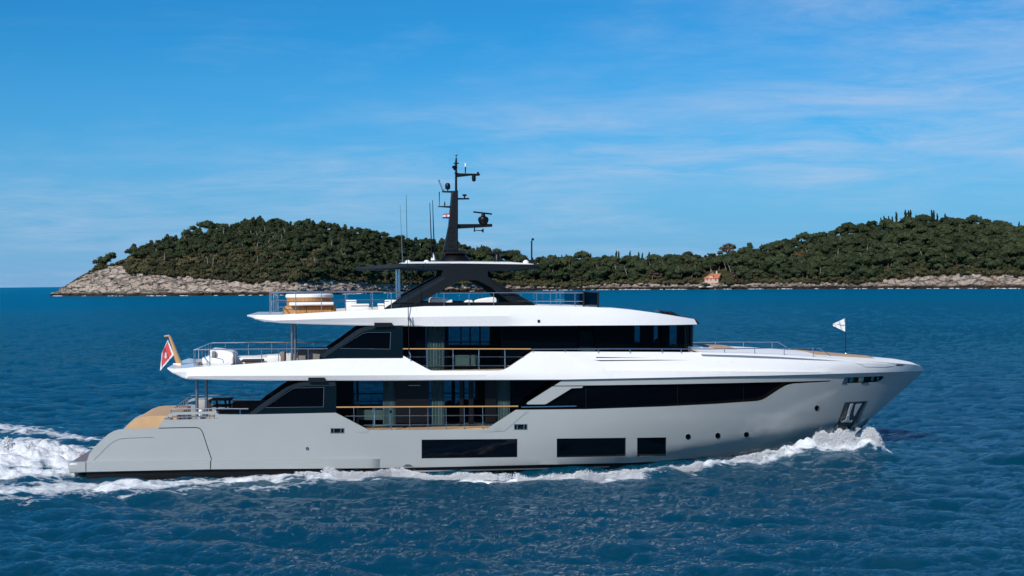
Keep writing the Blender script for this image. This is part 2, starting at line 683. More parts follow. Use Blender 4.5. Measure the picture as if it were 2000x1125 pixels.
# bevelled cheeks beside the openings in the bulwark
for pol in ([(656, 806.2), (662, 809.6), (699, 844.0), (720, 843.6), (720, 839.6)], [(952, 838.4), (1006, 802.5), (1032, 802), (985, 842), (960, 843.2), (935, 843.2)]):
    skin('bulwark_cheek', pol, GREY, yacht, off=lambda px, py: 0.02, thick=0.06)
for w in WINS:
    x0, y0, x1, y1 = w[0][0] - 1, w[0][1] - 1, w[2][0] + 1, w[3][1] + 1
    f = skin('hull_window', [(x0, y0), (x1, y0 - (w[0][1] - w[1][1])), (x1, y1 - (w[3][1] - w[2][1])), (x0, y1)], HGLASS, yacht, off=-0.09, thick=0.03)
for c in PORTS:
    cx, cy = sum(p[0] for p in c) / 20, sum(p[1] for p in c) / 20
    o = skin('porthole', disc(cx, cy, 6.2), BGLASS, yacht, off=-0.07, thick=0.03)
    skin('rim', disc(cx, cy, 5.9, e=.9), STEEL, o, holes=[disc(cx, cy, 4.9, e=.9)], off=0.012, thick=0.05, grid=3)
for w in FAIR:
    x0, y0, x1, y1 = w[0][0], w[0][1], w[1][0], w[2][1]
    o = skin('fairlead', [(x0 - 1, y0 - 1), (x1 + 1, y0 - 1), (x1 + 1, y1 + 1), (x0 - 1, y1 + 1)], BLACK, yacht, off=-0.11, thick=0.03)
    for xx in (x0 + (x1 - x0) * .22, x0 + (x1 - x0) * .76):
        skin('roller', rect(xx - 1, y0, xx + 1.2, y1), STEEL, o, off=-0.01, thick=0.08, grid=4)
    skin('rim', [(x0 - 1, y0 - 1), (x1 + 1, y0 - 1), (x1 + 1, y1 + 1), (x0 - 1, y1 + 1)], DSTEEL, o, holes=[rect(x0 + .3, y0 + .3, x1 - .3, y1 - .3)], off=0.01, thick=0.03, grid=6)
# boot top: black antifouling stripe, pale line
boot_top = [(168, 918.4), (411, 916.8), (742, 914.5), (830, 912.8), (1000, 909.2), (1130, 906.3), (1232, 904.2), (1345, 899.2), (1450, 894), (1560, 886), (1630, 880)]
skin('boot_stripe', boot_top + [(1625, 905), (1560, 925), (1400, 950), (1000, 957), (168, 957)], BLACK, yacht, off=0.03, thick=0.05, grid=13)
skin('waterline_stripe', [(745, 920.4), (830, 919), (1000, 915.8), (1190, 911.2), (1190, 912.4), (1000, 917.8), (830, 921.2), (745, 922.8)], GREY, yacht, off=0.045, thick=0.05, grid=13)
skin('hull_light', disc(600, 876, 3.2), STEEL, yacht, off=0.03, thick=0.05, grid=3)
skin('water_outlet', [(787, 910.5), (793, 906.8), (801, 907.2), (806, 910.4)], DSTEEL, yacht, off=0.04, thick=0.06, grid=4)

# ---- swim platform slab along the stern quarter
PLAT = [(133, 902.6), (168, 902.4), (410, 899.6), (600, 897.6), (742, 896.4), (742, 914.3), (411, 916.6), (168, 921.5), (146, 921.5), (133, 919)]


def plat_off(px, py):
    o = 0.20
    if px > 722: o -= 0.20 * ((px - 722) / 20) ** 2
    if px < 146: o -= 0.10 * ((146 - px) / 13) ** 2
    return o


plat = skin('swim_platform_side', PLAT, GREY, yacht, off=plat_off, thick=0.5, grid=7, smooth=40)
e = P(133, 903, -3.6)
zpl = e.z
tp = P(300, 900, -3.6)
MB().box(((e.x + tp.x) / 2 + 0.02, 0, zpl - 0.24), (tp.x - e.x, 7.26, 0.42), bev=0.06).build('swim_platform', GREY, yacht)
a, b = P(140, 903, -3.5).x, P(215, 903, -3.5).x
MB().box(((a + b) / 2, 0, zpl - 0.012), (b - a, 6.9, 0.05)).build('platform_teak', TEAKG, yacht)
seam = BLACK
skin('platform_joint', [(167, 903), (168.4, 903), (168.4, 921), (167, 921)], BLACK, yacht, off=0.206, thick=0.02, grid=5)
skin('platform_joint', [(410.4, 900), (412.4, 900), (412.0, 916), (410.4, 916)], BLACK, yacht, off=0.206, thick=0.02, grid=5)


def line_strip(pts, w=1.2, m=CARBON, off=0.006, sf=None, par=yacht):
    a_, b_ = [], []
    for i, p in enumerate(pts):
        q0, q1 = pts[max(0, i - 1)], pts[min(len(pts) - 1, i + 1)]
        dx, dy = q1[0] - q0[0], q1[1] - q0[1]
        n_ = math.hypot(dx, dy) or 1
        a_.append((p[0] - dy / n_ * w / 2, p[1] + dx / n_ * w / 2))
        b_.append((p[0] + dy / n_ * w / 2, p[1] - dx / n_ * w / 2))
    skin('seam_crease_line', a_ + b_[::-1], m, par, off=off, thick=0.015, grid=8, surf=sf)


line_strip([(310, 836.3), (345, 835.4), (383, 835), (389, 836.3), (393, 839.5), (396, 845), (405, 873), (412.5, 895), (412.8, 898.5), (411, 900.5)], 1.5)
line_strip([(182.5, 899.5), (195, 887), (208, 874), (219, 864.6), (227, 860), (236, 857), (262, 855.4), (300, 854.2)], 1.0, DSTEEL)  # crease in the hull, its shade line put in as a grey strip

# ---- transom with its rounded teak stair
MB().prism([(215, 903), (222, 868), (238, 843), (254, 826), (264, 819), (276, 814.5), (290, 812.3), (345, 811.6), (345, 903)], -2.45, 2.6).build('transom', TEAK, yacht, 40)
c0 = P(320, 840, -3.3)
zmd = P(840, 838.6, -3.7).z                       # main deck level
xa, xf = P(318, 830, -3.3).x, P(1110, 838, -3.6).x
MB().box(((xa + xf) / 2, 0, zmd - 0.06), (xf - xa, 7.22, 0.10)).build('main_deck', TEAK, yacht)
# steel scantlings in the stern slot, stair rails
b_ = MB()
b_.tube([side(321, 818.5, -.05), side(341, 814.6, -.05), side(420, 812.8, -.05)], 0.03, 6)
for x in range(328, 424, 9):
    b_.tube([side(x, 809.6, -.06), side(x + 1, 820, -.06)], 0.02, 6)
b_.build('mooring_rail', STEEL, yacht)
for x in (334, 352, 371, 394):
    p = side(x, 817, -0.45)
    MB().lathe((p.x, p.y, p.z - 0.25), [(0.09, 0), (0.07, 0.05), (0.06, 0.22), (0.10, 0.26), (0.10, 0.30)], 10).build('bollard', STEEL if x != 371 else DSTEEL, yacht)
for yl in (-1.75, 1.9):
    sr = MB().tube([P(333, 803, yl), P(368, 776.5, yl)], 0.03, 6).build('stair_rail', STEEL, yacht)
    for k in range(9):
        x = 335.5 + k * 3.9
        MB().tube([P(x, 803.5 - (x - 333) * .757, yl), P(x, 826, yl)], 0.022, 6).build('baluster', DSTEEL, sr)
rail('stern_rail', yacht, [(334, 799), (420, 798.2), (485, 798.2)], [(334, 799, 806), (422, 798.4, 806), (469, 798.4, 810)], 0.024, off=-0.14)
# poles under the overhang
for px, yl in ((384.5, -2.95), (403, -2.6)):
    MB().tube([P(px - .6, 741, yl), P(px + .6, 815, yl)], 0.068, 12).build('deck_pillar', DSTEEL, yacht)

# ---- main deck house
WY1 = -2.62
s1 = plane(WY1)
wall1 = skin('saloon_glass_wall', [(655, 728), (1112, 728), (1112, 850), (655, 850)], GLASS, yacht, surf=s1, thick=0.02, grid=60)
for x0, x1 in ((640, 690), (773, 838), (897.5, 905), (915.5, 925), (947.5, 969), (1000, 1116)):
    skin('wall_panel', [(x0, 728), (x1, 728), (x1, 850), (x0, 850)], BLACK if x0 not in (640, 1000) else BGLASS, wall1, surf=s1, off=0.015, thick=0.06, grid=60)
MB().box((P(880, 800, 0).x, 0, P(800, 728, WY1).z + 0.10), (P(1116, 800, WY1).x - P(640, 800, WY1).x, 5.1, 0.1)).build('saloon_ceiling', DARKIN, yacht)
# saloon furniture seen through the glass


def curtain(px0, px1, py0, py1, yl, par):
    b = MB()
    n = max(14, int((px1 - px0) * 1.6))
    top = [P(px0 + (px1 - px0) * k / n, py0, yl) for k in range(n + 1)]
    bot = [P(px0 + (px1 - px0) * k / n, py1, yl) for k in range(n + 1)]
    v, f = [], []
    for k in range(n + 1):
        dy = 0.05 * math.sin(k * 1.35) + 0.02 * math.sin(k * 2.9)
        for q in (top[k], bot[k]):
            v += [(q.x, q.y + dy, q.z), (q.x, q.y + dy + 0.012, q.z)]
    for k in range(n):
        o = k * 4
        f += [(o, o + 4, o + 6, o + 2), (o + 1, o + 3, o + 7, o + 5), (o, o + 1, o + 5, o + 4), (o + 2, o + 6, o + 7, o + 3)]
    b.add(v, f).build('curtain', CURTAIN, par, 60)


for x0, x1 in ((748, 773), (843, 868), (969, 997)):
    curtain(x0, x1, 736, 836, WY1 + 0.16, wall1)
MB().prism([(701, 801), (757, 801), (757, 820), (701, 820)], WY1 + 0.5, WY1 + 1.0).build('console', CREAM, yacht)
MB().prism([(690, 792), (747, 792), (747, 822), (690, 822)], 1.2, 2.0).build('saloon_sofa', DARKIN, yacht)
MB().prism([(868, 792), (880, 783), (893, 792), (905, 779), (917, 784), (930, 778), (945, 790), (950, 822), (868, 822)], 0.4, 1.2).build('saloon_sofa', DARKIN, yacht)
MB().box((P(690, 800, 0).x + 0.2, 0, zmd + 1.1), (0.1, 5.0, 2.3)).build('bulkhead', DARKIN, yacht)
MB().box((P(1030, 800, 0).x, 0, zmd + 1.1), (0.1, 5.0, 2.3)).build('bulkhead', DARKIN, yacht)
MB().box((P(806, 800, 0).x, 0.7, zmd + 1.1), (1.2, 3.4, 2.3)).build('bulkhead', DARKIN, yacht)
# small pale lettering strip on the dark panel
b_ = MB()
for k in range(9):
    b_.prism([(798 + k * 2.6, 752.0), (799.9 + k * 2.6, 752.0), (799.9 + k * 2.6, 753.8), (798 + k * 2.6, 753.8)], WY1 - 0.022, WY1 - 0.018)
b_.build('lettering', DSTEEL, wall1)

# aft wing panels (main deck)
sw = lambda px, py, off=0.0: side(px, py, off - 0.10)
WOUT = [(482, 812), (500, 797.2), (530, 776.5), (560, 756.2), (571, 751), (583, 747.6), (602, 744.6), (602, 736), (657, 736), (657, 812)]
inset = lambda pol, k: [(sum(q[0] for q in pol) / len(pol) + (p[0] - sum(q[0] for q in pol) / len(pol)) * k, sum(q[1] for q in pol) / len(pol) + (p[1] - sum(q[1] for q in pol) / len(pol)) * (2 * k - 1)) for p in pol]
WHOLE = [(519, 796.4), (548, 775.5), (569, 760.6), (577, 757.6), (633, 756.4), (632, 795)]
wing = skin('wing_bulkhead', WOUT, NIGHT, yacht, holes=[WHOLE], surf=sw, thick=0.22, grid=12)
skin('wing_window', [(514, 798.4), (548, 773), (569, 757.6), (635.5, 754.6), (634.5, 797)], BGLASS, wing, surf=sw, off=-0.05, thick=0.03)
skin('frame', WHOLE, DSTEEL, wing, holes=[inset(WHOLE, 0.986)], surf=sw, off=0.012, thick=0.02, grid=8)
skin('strut', [(483, 811), (500, 797.6), (530, 777), (560, 756.8), (583, 748.2), (602, 745.2), (655, 745), (655, 754), (600, 754), (577, 756.4), (566, 759.4), (548, 773.4), (505, 805), (497, 811)], SLATE, wing, surf=sw, off=0.016, thick=0.03)
skin('wing_cap', [(602, 737.6), (633.5, 737.4), (638.5, 746), (602, 746)], CARBON, wing, surf=side, off=0.10, thick=0.35)
MB().box((P(650, 780, WY1).x, 0, zmd + 1.15), (0.08, 5.3, 2.4)).build('saloon_door', BGLASS, yacht)

# ---- white upper-deck shell
TOP1 = [(1039, 686.6), (1100, 686.8), (1300, 687.5), (1370, 688.2), (1450, 690.3), (1520, 693.2), (1600, 698.2), (1660, 702.6), (1720, 707), (1770, 710.5), (1790, 712.5), (1800, 716), (1805.5, 722)]
BOT1 = [(331, 723.5), (337, 727.5), (347, 732), (356, 735.8), (364, 738.4), (373, 739.4), (400, 740.5), (500, 741.6), (780, 742), (1000, 741.6)] + HULL_TOP
CUT1 = [(450, 713.2), (570, 704.5), (786, 694), (835, 720.6), (841, 723.2), (849, 724.2), (974, 723.8), (984, 722), (993, 717.5)]
CR1 = [(369, 734.6), (470, 734.0), (600, 733.7), (870, 732.6), (1000, 730.8), (1103, 729.6)]
band1 = [(326.5, 718.5), (331, 723.5)] + BOT1[1:] + [(1805.5, 722)] + TOP1[::-1][1:] + CUT1[::-1] + [(410, 715.8), (383, 717.6), (365, 719.4), (340, 720.4)]


def off1(px, py):
    yc = pl(CR1, px) if px > 369 else 722 + (px - 326) * .29
    if px > 1103: yc = pl([(1103, 729.6), (1174, 727), (1600, 726.5), (1800, 718)], px)
    if py <= yc:
        o = 0.12 - (yc - py) * 0.022 * lerp(0.30, 0.42, (px - 1300) / 300)
    else:
        k = lerp(0.62, -0.05, (px - 640) / 420)
        o = 0.12 - (py - yc) * 0.022 * k
    if px > 1700:
        o *= lerp(1, 0.25, (px - 1700) / 105)
    # the recess forward of the bulge
    d = (px - 1122) - (py - 690) * 1.64
    if px > 1116 and d > 0:
        ylow = pl([(1174, 721.5), (1500, 723.5), (1620, 724.5), (1700, 722)], px)
        s = sstep(0, 7, d) * sstep(2.5, -1.0, py - ylow) * lerp(1, 0, (px - 1480) / 160)
        o -= 0.085 * s
    return o


shell_creases = [CR1, [(1126, 690), (1172, 719), (1179, 722)], [(1118, 690), (1166, 720.5), (1174, 724)],
                 [(1181, 721.6), (1500, 723.6), (1620, 724.6)], [(1181, 724.0), (1500, 725.6), (1620, 726)]]
GILL1 = [(1158, 702.6), (1170, 703.4), (1290, 702.8), (1350, 703.4), (1290, 704.2), (1172, 705.6)]
GILL2 = [(1164, 697.2), (1210, 697.9), (1275, 698.9), (1210, 699.1), (1165, 699.3)]
shell1 = skin('upper_deck_shell', band1, WHITE, yacht, off=off1, thick=0.16, grid=11, crease=shell_creases, holes=[GILL1, GILL2], smooth=24, mirror='join')
skin('air_intake', [(1155, 694.5), (1360, 696), (1360, 707), (1155, 708)], SLATE, shell1, off=lambda px, py: off1(px, py) - 0.12, thick=0.03)
skin('nav_light', [(1752, 711), (1768, 711.6), (1763, 714.6), (1749, 714.8)], DSTEEL, shell1, off=lambda px, py: off1(px, py) + 0.006, thick=0.02, grid=5)
skin('moulding', [(1673, 708.6), (1700, 709), (1730, 710.5), (1745, 714.5), (1730, 716.6), (1690, 716.4), (1684, 713)], WHITE, shell1, off=lambda px, py: off1(px, py) + 0.025, thick=0.04, grid=6)
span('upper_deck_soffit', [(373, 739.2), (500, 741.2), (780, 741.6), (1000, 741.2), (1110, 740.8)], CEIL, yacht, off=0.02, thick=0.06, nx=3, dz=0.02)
span('aft_soffit', [(328, 719), (337, 726.5), (347, 731), (356, 735), (364, 737.6), (373, 738.8)], WHITE, yacht, off=0.0, thick=0.05, nx=5, dz=0.0)
span('aft_deck_cap', [(327, 718), (340, 719.9), (365, 718.9), (383, 717.1), (410, 715.3), (450, 712.7)], WHITE, yacht, off=-0.02, thick=0.06, nx=9, camber=0.03)
zud = P(900, 724.8, -3.7).z
xu0, xu1 = P(445, 714, -3.6).x, P(1375, 690, -3.0).x
MB().box(((xu0 + xu1) / 2, 0, zud - 0.05), (xu1 - xu0, 6.2, 0.1)).build('upper_deck', TEAK, yacht)
span('foredeck', TOP1[3:], WDECK, yacht, off=-0.07, thick=0.08, nx=15, camber=0.16, dz=-0.004)
skin('coachroof_front', [(1344, 676.6), (1372, 677.8), (1372, 692), (1344, 692)], WHITE, yacht, surf=plane(-1.6), thick=3.2, mirror=False, grid=30)
span('bow_teak', [(1600, 698.2), (1660, 702.6), (1718, 706.9)], TEAK, yacht, off=-0.55, thick=0.03, nx=9, camber=0.18, dz=0.03)
span('foredeck_teak', [(1404, 689), (1448, 690.2)], TEAK, yacht, off=-0.9, thick=0.03, nx=7, camber=0.18, dz=0.06)
for px0, px1, yl in ((1657, 1673, -0.9), (1640, 1646, -0.5)):
    q0, q1 = P(px0, 700, yl), P(px1, 701, yl)
    MB().box(((q0.x + q1.x) / 2, yl, P(px0, 698.8, yl).z), (q1.x - q0.x, 0.5, 0.12), bev=0.03).build('deck_hatch', DCUSHION, yacht)

# ---- upper deck house and wheelhouse
WY2 = -2.72


def hh2(x, z):
    return 2.72 - 0.75 * sstep(2.0, 9.5, x)


s2 = solve(hh2)
wall2 = skin('bridge_glass_wall', [(780, 630), (1336, 630), (1333, 700), (1040, 700), (1040, 735), (780, 735)], GLASS, yacht, surf=s2, thick=0.02, grid=24)
for x0, x1, y0, y1 in ((770, 800, 630, 735), (800, 831, 630, 735), (868, 876, 630, 735), (917, 919.5, 630, 735), (936, 939, 630, 735), (979, 1000, 630, 735), (1000, 1127, 630, 705), (1163, 1237, 630, 700), (1250, 1277, 630, 700), (1293.5, 1308, 630, 700), (1324.5, 1336, 630, 700)):
    skin('wall_panel', [(x0, y0), (x1, y0), (x1, y1), (x0, y1)], BGLASS, wall2, surf=s2, off=0.015, thick=0.06, grid=24)
zc2 = P(900, 630, -2.7).z
MB().box((P(1050, 650, 0).x, 0, zc2 + 0.08), (P(1330, 650, 0).x - P(780, 650, 0).x, 4.0, 0.08)).build('bridge_ceiling', DARKIN, yacht)
for x0, x1 in ((833, 867),):
    curtain(x0, x1, 634, 722, WY2 + 0.16, wall2)
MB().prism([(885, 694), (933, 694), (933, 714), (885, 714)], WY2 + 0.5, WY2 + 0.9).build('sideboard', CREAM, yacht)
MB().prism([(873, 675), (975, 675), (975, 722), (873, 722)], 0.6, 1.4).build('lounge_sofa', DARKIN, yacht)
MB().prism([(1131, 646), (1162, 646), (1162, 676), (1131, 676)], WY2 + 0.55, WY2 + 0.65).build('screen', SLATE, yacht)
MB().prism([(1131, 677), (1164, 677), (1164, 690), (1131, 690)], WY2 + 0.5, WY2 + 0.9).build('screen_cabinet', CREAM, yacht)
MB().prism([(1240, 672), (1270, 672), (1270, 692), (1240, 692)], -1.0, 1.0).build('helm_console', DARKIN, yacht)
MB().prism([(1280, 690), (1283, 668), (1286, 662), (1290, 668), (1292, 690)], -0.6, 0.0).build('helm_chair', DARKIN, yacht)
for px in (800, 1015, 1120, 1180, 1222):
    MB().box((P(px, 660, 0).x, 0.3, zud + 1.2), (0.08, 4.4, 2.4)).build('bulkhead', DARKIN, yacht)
wf = span('wheelhouse_windscreen', [(1334, 630), (1333.5, 660), (1333, 700)], GLASS, yacht, surf=s2, off=-0.03, thick=0.02, nx=13, bulge=0.9)
for k in (-0.62, 0.0, 0.62):
    p0, p1 = s2(1334, 632, 0), s2(1333, 695, 0)
    MB().tube([(p0.x + 0.9 * (1 - k * k) + .02, k * abs(p0.y), p0.z), (p1.x + 0.9 * (1 - k * k) + .02, k * abs(p1.y), p1.z)], 0.07, 6).build('mullion', CARBON, wf)
MB().tube([P(1337, 640, -2.1), P(1339, 675, -2.0), P(1343, 690, -1.9)], 0.03, 6).build('wiper', BLACK, yacht)
# aft wing (upper deck)
W2 = [(624, 695.6), (640, 684.6), (662, 670), (690, 649.2), (700, 642.6), (712, 638.4), (731, 636.4), (787, 636), (787, 700), (624, 705)]
W2H = [(664, 680.6), (690, 662.5), (708, 651.6), (718, 649.2), (763.5, 649), (762, 682.2)]
wing2 = skin('bridge_wing', W2, NIGHT, yacht, holes=[W2H], surf=sw, thick=0.2, grid=12)
skin('wing_window', [(659, 682.5), (690, 660.5), (708, 649.4), (766, 646.8), (764.5, 684.6)], BGLASS, wing2, surf=sw, off=-0.05, thick=0.03)
skin('frame', W2H, DSTEEL, wing2, holes=[inset(W2H, 0.984)], surf=sw, off=0.012, thick=0.02, grid=8)
skin('strut', [(625, 696), (640, 685.2), (662, 670.6), (690, 649.8), (700, 643.2), (712, 639), (731, 637.2), (740, 637.2), (728, 643), (712, 647), (702, 652), (662, 679.6), (640, 694), (634, 699)], SLATE, wing2, surf=sw, off=0.016, thick=0.03)
skin('wing_cap', [(731, 630.4), (765, 630.4), (769, 637.4), (731, 639)], CARBON, wing2, surf=sw, off=0.16, thick=0.35)
MB().box((P(783, 660, WY2).x, 0, zud + 1.2), (0.08, 5.4, 2.5)).build('lounge_door', BGLASS, yacht)
for px, yl in ((570.3, -2.9), (576.5, -2.5)):
    MB().tube([P(px, 628, yl), P(px + .4, 712, yl)], 0.062, 12).build('deck_pillar', DSTEEL, yacht)

# ---- sun deck shell


def hh3(x, z):
    u = min(1, max(0, (9.9 - x) / 6.5))
    h = 3.55 * max(0, 1 - (1 - u) ** 2.4) ** 0.55
    if x < -8.2: h -= 0.02 * (x + 8.2) ** 2
    return h


s3 = solve(hh3)
TOP3 = [(1047, 596.6), (1100, 598), (1150, 599.6), (1200, 602.2), (1250, 607), (1300, 614), (1330, 618.8), (1356, 623)]
band3 = [(482.5, 615.5), (490, 618.6), (498, 622), (508, 625.2), (519, 627.8), (548, 630.6), (600, 632.6), (700, 635.4), (850, 637.2), (1100, 636), (1300, 634.8), (1362, 633.6)] + TOP3[::-1] + \
        [(940, 597), (829, 598.2), (751, 604), (671, 607.4), (577, 613.2), (552, 615.2), (520, 615.8)]
CR3 = [(500, 622), (533.5, 626), (577, 624.7), (729, 620.2), (798, 619.4), (850, 618.6), (1000, 617), (1030, 617)]


def off3(px, py):
    yc = pl(CR3[:7], px)
    if px < 500: yc = 619
    k = 1 - sstep(985, 1050, px)
    up = max(0, yc - py) * 0.022 * lerp(0.30, 0.25, (px - 900) / 200)
    dn = max(0, py - yc) * 0.022 * (lerp(0.8, 0.18, (px - 560) / 280) * k - 0.12 * (1 - k))
    return 0.10 - up - dn


shell3 = skin('sun_deck_shell', band3, WHITE, yacht, off=off3, surf=s3, thick=0.14, grid=10, crease=[CR3], smooth=24)
skin('camera_dome', [(1050, 624.6), (1054.4, 624.6), (1054.4, 629.4), (1050, 629.4)], BLACK, shell3, surf=s3, off=lambda a, b: off3(a, b) + 0.05, thick=0.08, grid=3)
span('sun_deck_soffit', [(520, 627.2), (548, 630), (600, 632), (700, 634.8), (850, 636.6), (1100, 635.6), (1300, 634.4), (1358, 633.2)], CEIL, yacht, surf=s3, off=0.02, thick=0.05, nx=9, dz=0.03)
span('aft_soffit', [(483, 616), (490, 618.4), (498, 621.6), (508, 624.8), (519, 627.2)], WHITE, yacht, surf=s3, off=0.0, thick=0.04, nx=5)
span('sun_deck_cap', [(483, 615.2), (520, 615.3), (552, 614.8), (577, 612.8)], WHITE, yacht, surf=s3, off=-0.01, thick=0.05, nx=9)
zsd = P(800, 606, -3.4).z
q0, q1 = P(545, 613, -3.2).x, P(1090, 600, -3.2).x
MB().box(((q0 + q1) / 2, 0, zsd - 0.25), (q1 - q0, 6.3, 0.1)).build('sun_deck', TEAK, yacht)
span('wheelhouse_roof', TOP3, WDECK, yacht, surf=s3, off=-0.06, thick=0.06, nx=13, camber=0.03, dz=-0.006)
skin('visor', [(1356.5, 622), (1359.5, 624), (1366.5, 633), (1358.5, 634.2)], BLACK, yacht, surf=plane(-2.35), thick=4.7, mirror=False, grid=8)
for px0, px1, y0, y1, yl in ((1287, 1308, 606.6, 611.4, -1.2), (1306, 1331, 608.4, 615.6, -1.6)):
    MB().prism([(px0, y0), (px0 + 5, y0 - .4), (px1, y1 + 2.6), (px1 - 2, y1 + 4.2), (px0 + 10, y1)], yl, yl + 1.0).build('skylight', BLACK, yacht)

# ---- hardtop, arch, mast
HW = 2.55


def hh4(x, z):
    a = sstep(-8.2, -5.0, x) * 0.35 + 0.65
    b = 1 - 0.6 * sstep(0.3, 2.3, x) ** 2
    return HW * a * b


s4 = solve(hh4)
ht = [(693, 522.2), (720, 519.6), (786, 514.4), (900, 513.6), (1041, 515.6), (1055.5, 519.6), (1054, 523), (1040, 526.4), (980, 528.2), (870, 529), (780, 527.4), (712, 526)]
hard = span('hardtop', [(694, 523), (730, 519.4), (786, 515), (900, 514.4), (1041, 516.4), (1054.5, 519.6)], CARBON, yacht, surf=s4, off=0.0, thick=lambda q: pl([(694, .10), (786, .20), (870, .30), (980, .30), (1054, .14)], q), nx=13, camber=0.03)
span('roof_panel', [(784, 514.2), (800, 512.2), (900, 511.2), (1000, 512.2), (1042, 515.6)], WHITE, hard, surf=s4, off=-0.12, thick=0.10, nx=13, camber=0.06)
span('ceiling_panel', [(712, 524), (800, 523.4), (1030, 524)], BLACK, hard, surf=s4, off=-0.25, thick=0.06, nx=7)
skin('edge_glass', [(693, 522), (786, 514.8), (880, 514.2), (880, 518.6), (786, 521.4), (720, 525), (694, 524)], SLATE, hard, surf=s4, off=0.012, thick=0.05)
for x in (797, 833, 1027):
    q = P(x, 511.6, -2.0)
    MB().lathe((q.x, -2.0, q.z - 0.08), [(0.14, 0), (0.13, 0.10), (0.07, 0.16), (0.01, 0.17)], 12).build('roof_dome', WHITE, hard)
AL = [(751.5, 604), (751.8, 601.8), (780, 583.4), (863, 537.5), (866, 526), (952, 526), (953, 540), (1000, 569), (1046, 594.5), (1046, 597.2), (1018, 597.4), (994, 588.5), (962, 562), (934, 547.6), (900, 546.4), (884, 556), (842, 579), (800, 601), (792, 604)]
sA = plane(-2.75)
arch = skin('hardtop_arch', AL, CARBON, yacht, surf=sA, thick=0.45, grid=18)
skin('arch_sill', [(800, 601), (822, 590.6), (1000, 590.4), (1018, 597.4), (940, 597.2), (829, 598.6)], BLACK, arch, surf=sA, off=-0.02, thick=0.3, grid=18)
for gx in ([(757, 601.6), (783, 585.4), (866, 540.6), (870, 541.8), (868, 546), (800, 585), (775, 601.2)], [(953, 543), (1000, 572.4), (1036, 593.6), (1028, 594), (1000, 577), (962, 552)]):
    skin('arch_facing', gx, SLATE if gx[0][0] < 800 else BLACK, arch, surf=sA, off=0.012, thick=0.03)
for px, yl in ((774.4, -2.2), (779.4, -2.0)):
    MB().tube([P(px, 522, yl), P(px + 1, 606, yl)], 0.05, 10).build('hardtop_pole', STEEL, yacht)

mast = MB()
mb0 = [(866.5, 490), (876.5, 440), (882.5, 374), (894, 372), (894, 490)]
mast.prism(mb0, -0.28, 0.28)
mo = mast.build('radar_mast', CARBON, yacht, bevel=0.03)
mo2 = MB().prism([(889, 372), (889, 490), (894.6, 490), (894.6, 371.6)], -0.20, 0.20).build('spine', BLACK, mo)
q = P(889, 505, 0)
MB().lathe((q.x, 0, q.z), [(0.75, -0.16), (0.62, 0.05), (0.42, 0.20), (0.42, 0.22)], 20, sy=0.8).build('pedestal', BLACK, mo)
q = P(888, 494, 0)
MB().lathe((q.x, 0, q.z), [(0.30, -0.08), (0.58, -0.03), (0.62, 0.04), (0.5, 0.10), (0.3, 0.13)], 24, sy=0.9).build('mast_step', CARBON, mo)


def arm(pts, w, name='spreader', par=mo):
    return MB().prism(pts, -w, w).build(name, BLACK, par, bevel=0.01)


arm([(890, 437.6), (961, 437.2), (962, 440.5), (961, 442.8), (893, 446.6)], 0.09)
arm([(893, 338.2), (937, 339.2), (938, 341), (936, 343.2), (920, 342.8), (893, 345.8)], 0.06)
arm([(863.5, 373), (893, 372.6), (893, 376.6), (864, 375.6)], 0.07)
arm([(893, 386.6), (916.5, 386.4), (916.5, 389.4), (893, 389.8)], 0.06)
arm([(855, 402.4), (880, 402.2), (880, 406), (856, 404.2)], 0.05)
MB().tube([P(890.8, 372, 0), P(890.8, 318, 0), P(891, 312, 0), P(891.2, 306, 0)], [0.055, 0.05, 0.045, 0.012], 10).build('top_pole', BLACK, mo)
q = P(891.2, 302.6, 0)
MB().lathe((q.x, 0, q.z), [(0.005, -0.062), (0.045, -0.045), (0.062, 0), (0.045, 0.045), (0.005, 0.062)], 14).build('ball', STEEL, mo)
b_ = MB()
q = P(891, 319, 0); b_.lathe((q.x, 0, q.z), [(0.12, -0.02), (0.12, 0.02)], 12)
q = P(888, 327, 0); b_.lathe((q.x, 0, q.z), [(0.03, -0.13), (0.10, -0.02), (0.14, 0.0), (0.10, 0.06), (0.05, 0.09)], 12)
q = P(891, 338, 0); b_.lathe((q.x, 0, q.z), [(0.10, -0.015), (0.10, 0.015)], 12)
b_.build('navigation_lights', BLACK, mo)
q = P(909, 338, 0)
o_ = MB().tube([q, P(909, 326, 0)], 0.028, 8).build('lamp_post', BLACK, mo)
q = P(909, 322, 0); MB().lathe((q.x, 0, q.z), [(0.03, -0.09), (0.04, 0), (0.035, 0.07), (0.01, 0.09)], 10).build('masthead_lamp', LENS, mo)
q = P(925.5, 347, 0); MB().lathe((q.x, 0, q.z), [(0.02, -0.18), (0.08, -0.15), (0.095, -0.05), (0.09, 0.13)], 14).build('camera_pod', BLACK, mo)
q = P(933.5, 338, 0); MB().box(q, (0.09, 0.09, 0.10), bev=0.01).build('gps_sensor', BLACK, mo)
q = P(874.4, 364, 0); MB().lathe((q.x, 0, q.z), [(0.03, -0.20), (0.03, -0.14), (0.10, -0.13), (0.12, -0.05), (0.12, 0.06), (0.09, 0.13), (0.03, 0.16)], 16).build('satellite_dome', BLACK, mo)
b_ = MB()
b_.tube([P(866, 372, 0), P(858, 353, 0)], 0.012, 6).tube([P(864, 372.4, 0.05), P(856.6, 353, 0.05)], 0.012, 6)
b_.box(P(857.6, 352.4, 0), (0.09, 0.07, 0.05)).box(P(865.4, 371.8, 0), (0.12, 0.1, 0.09)).build('wind_vane', DSTEEL, mo)
MB().tube([P(858.2, 402, 0), P(858.0, 374.6, 0)], [0.012, 0.024], 6).build('aerial', BLACK, mo)
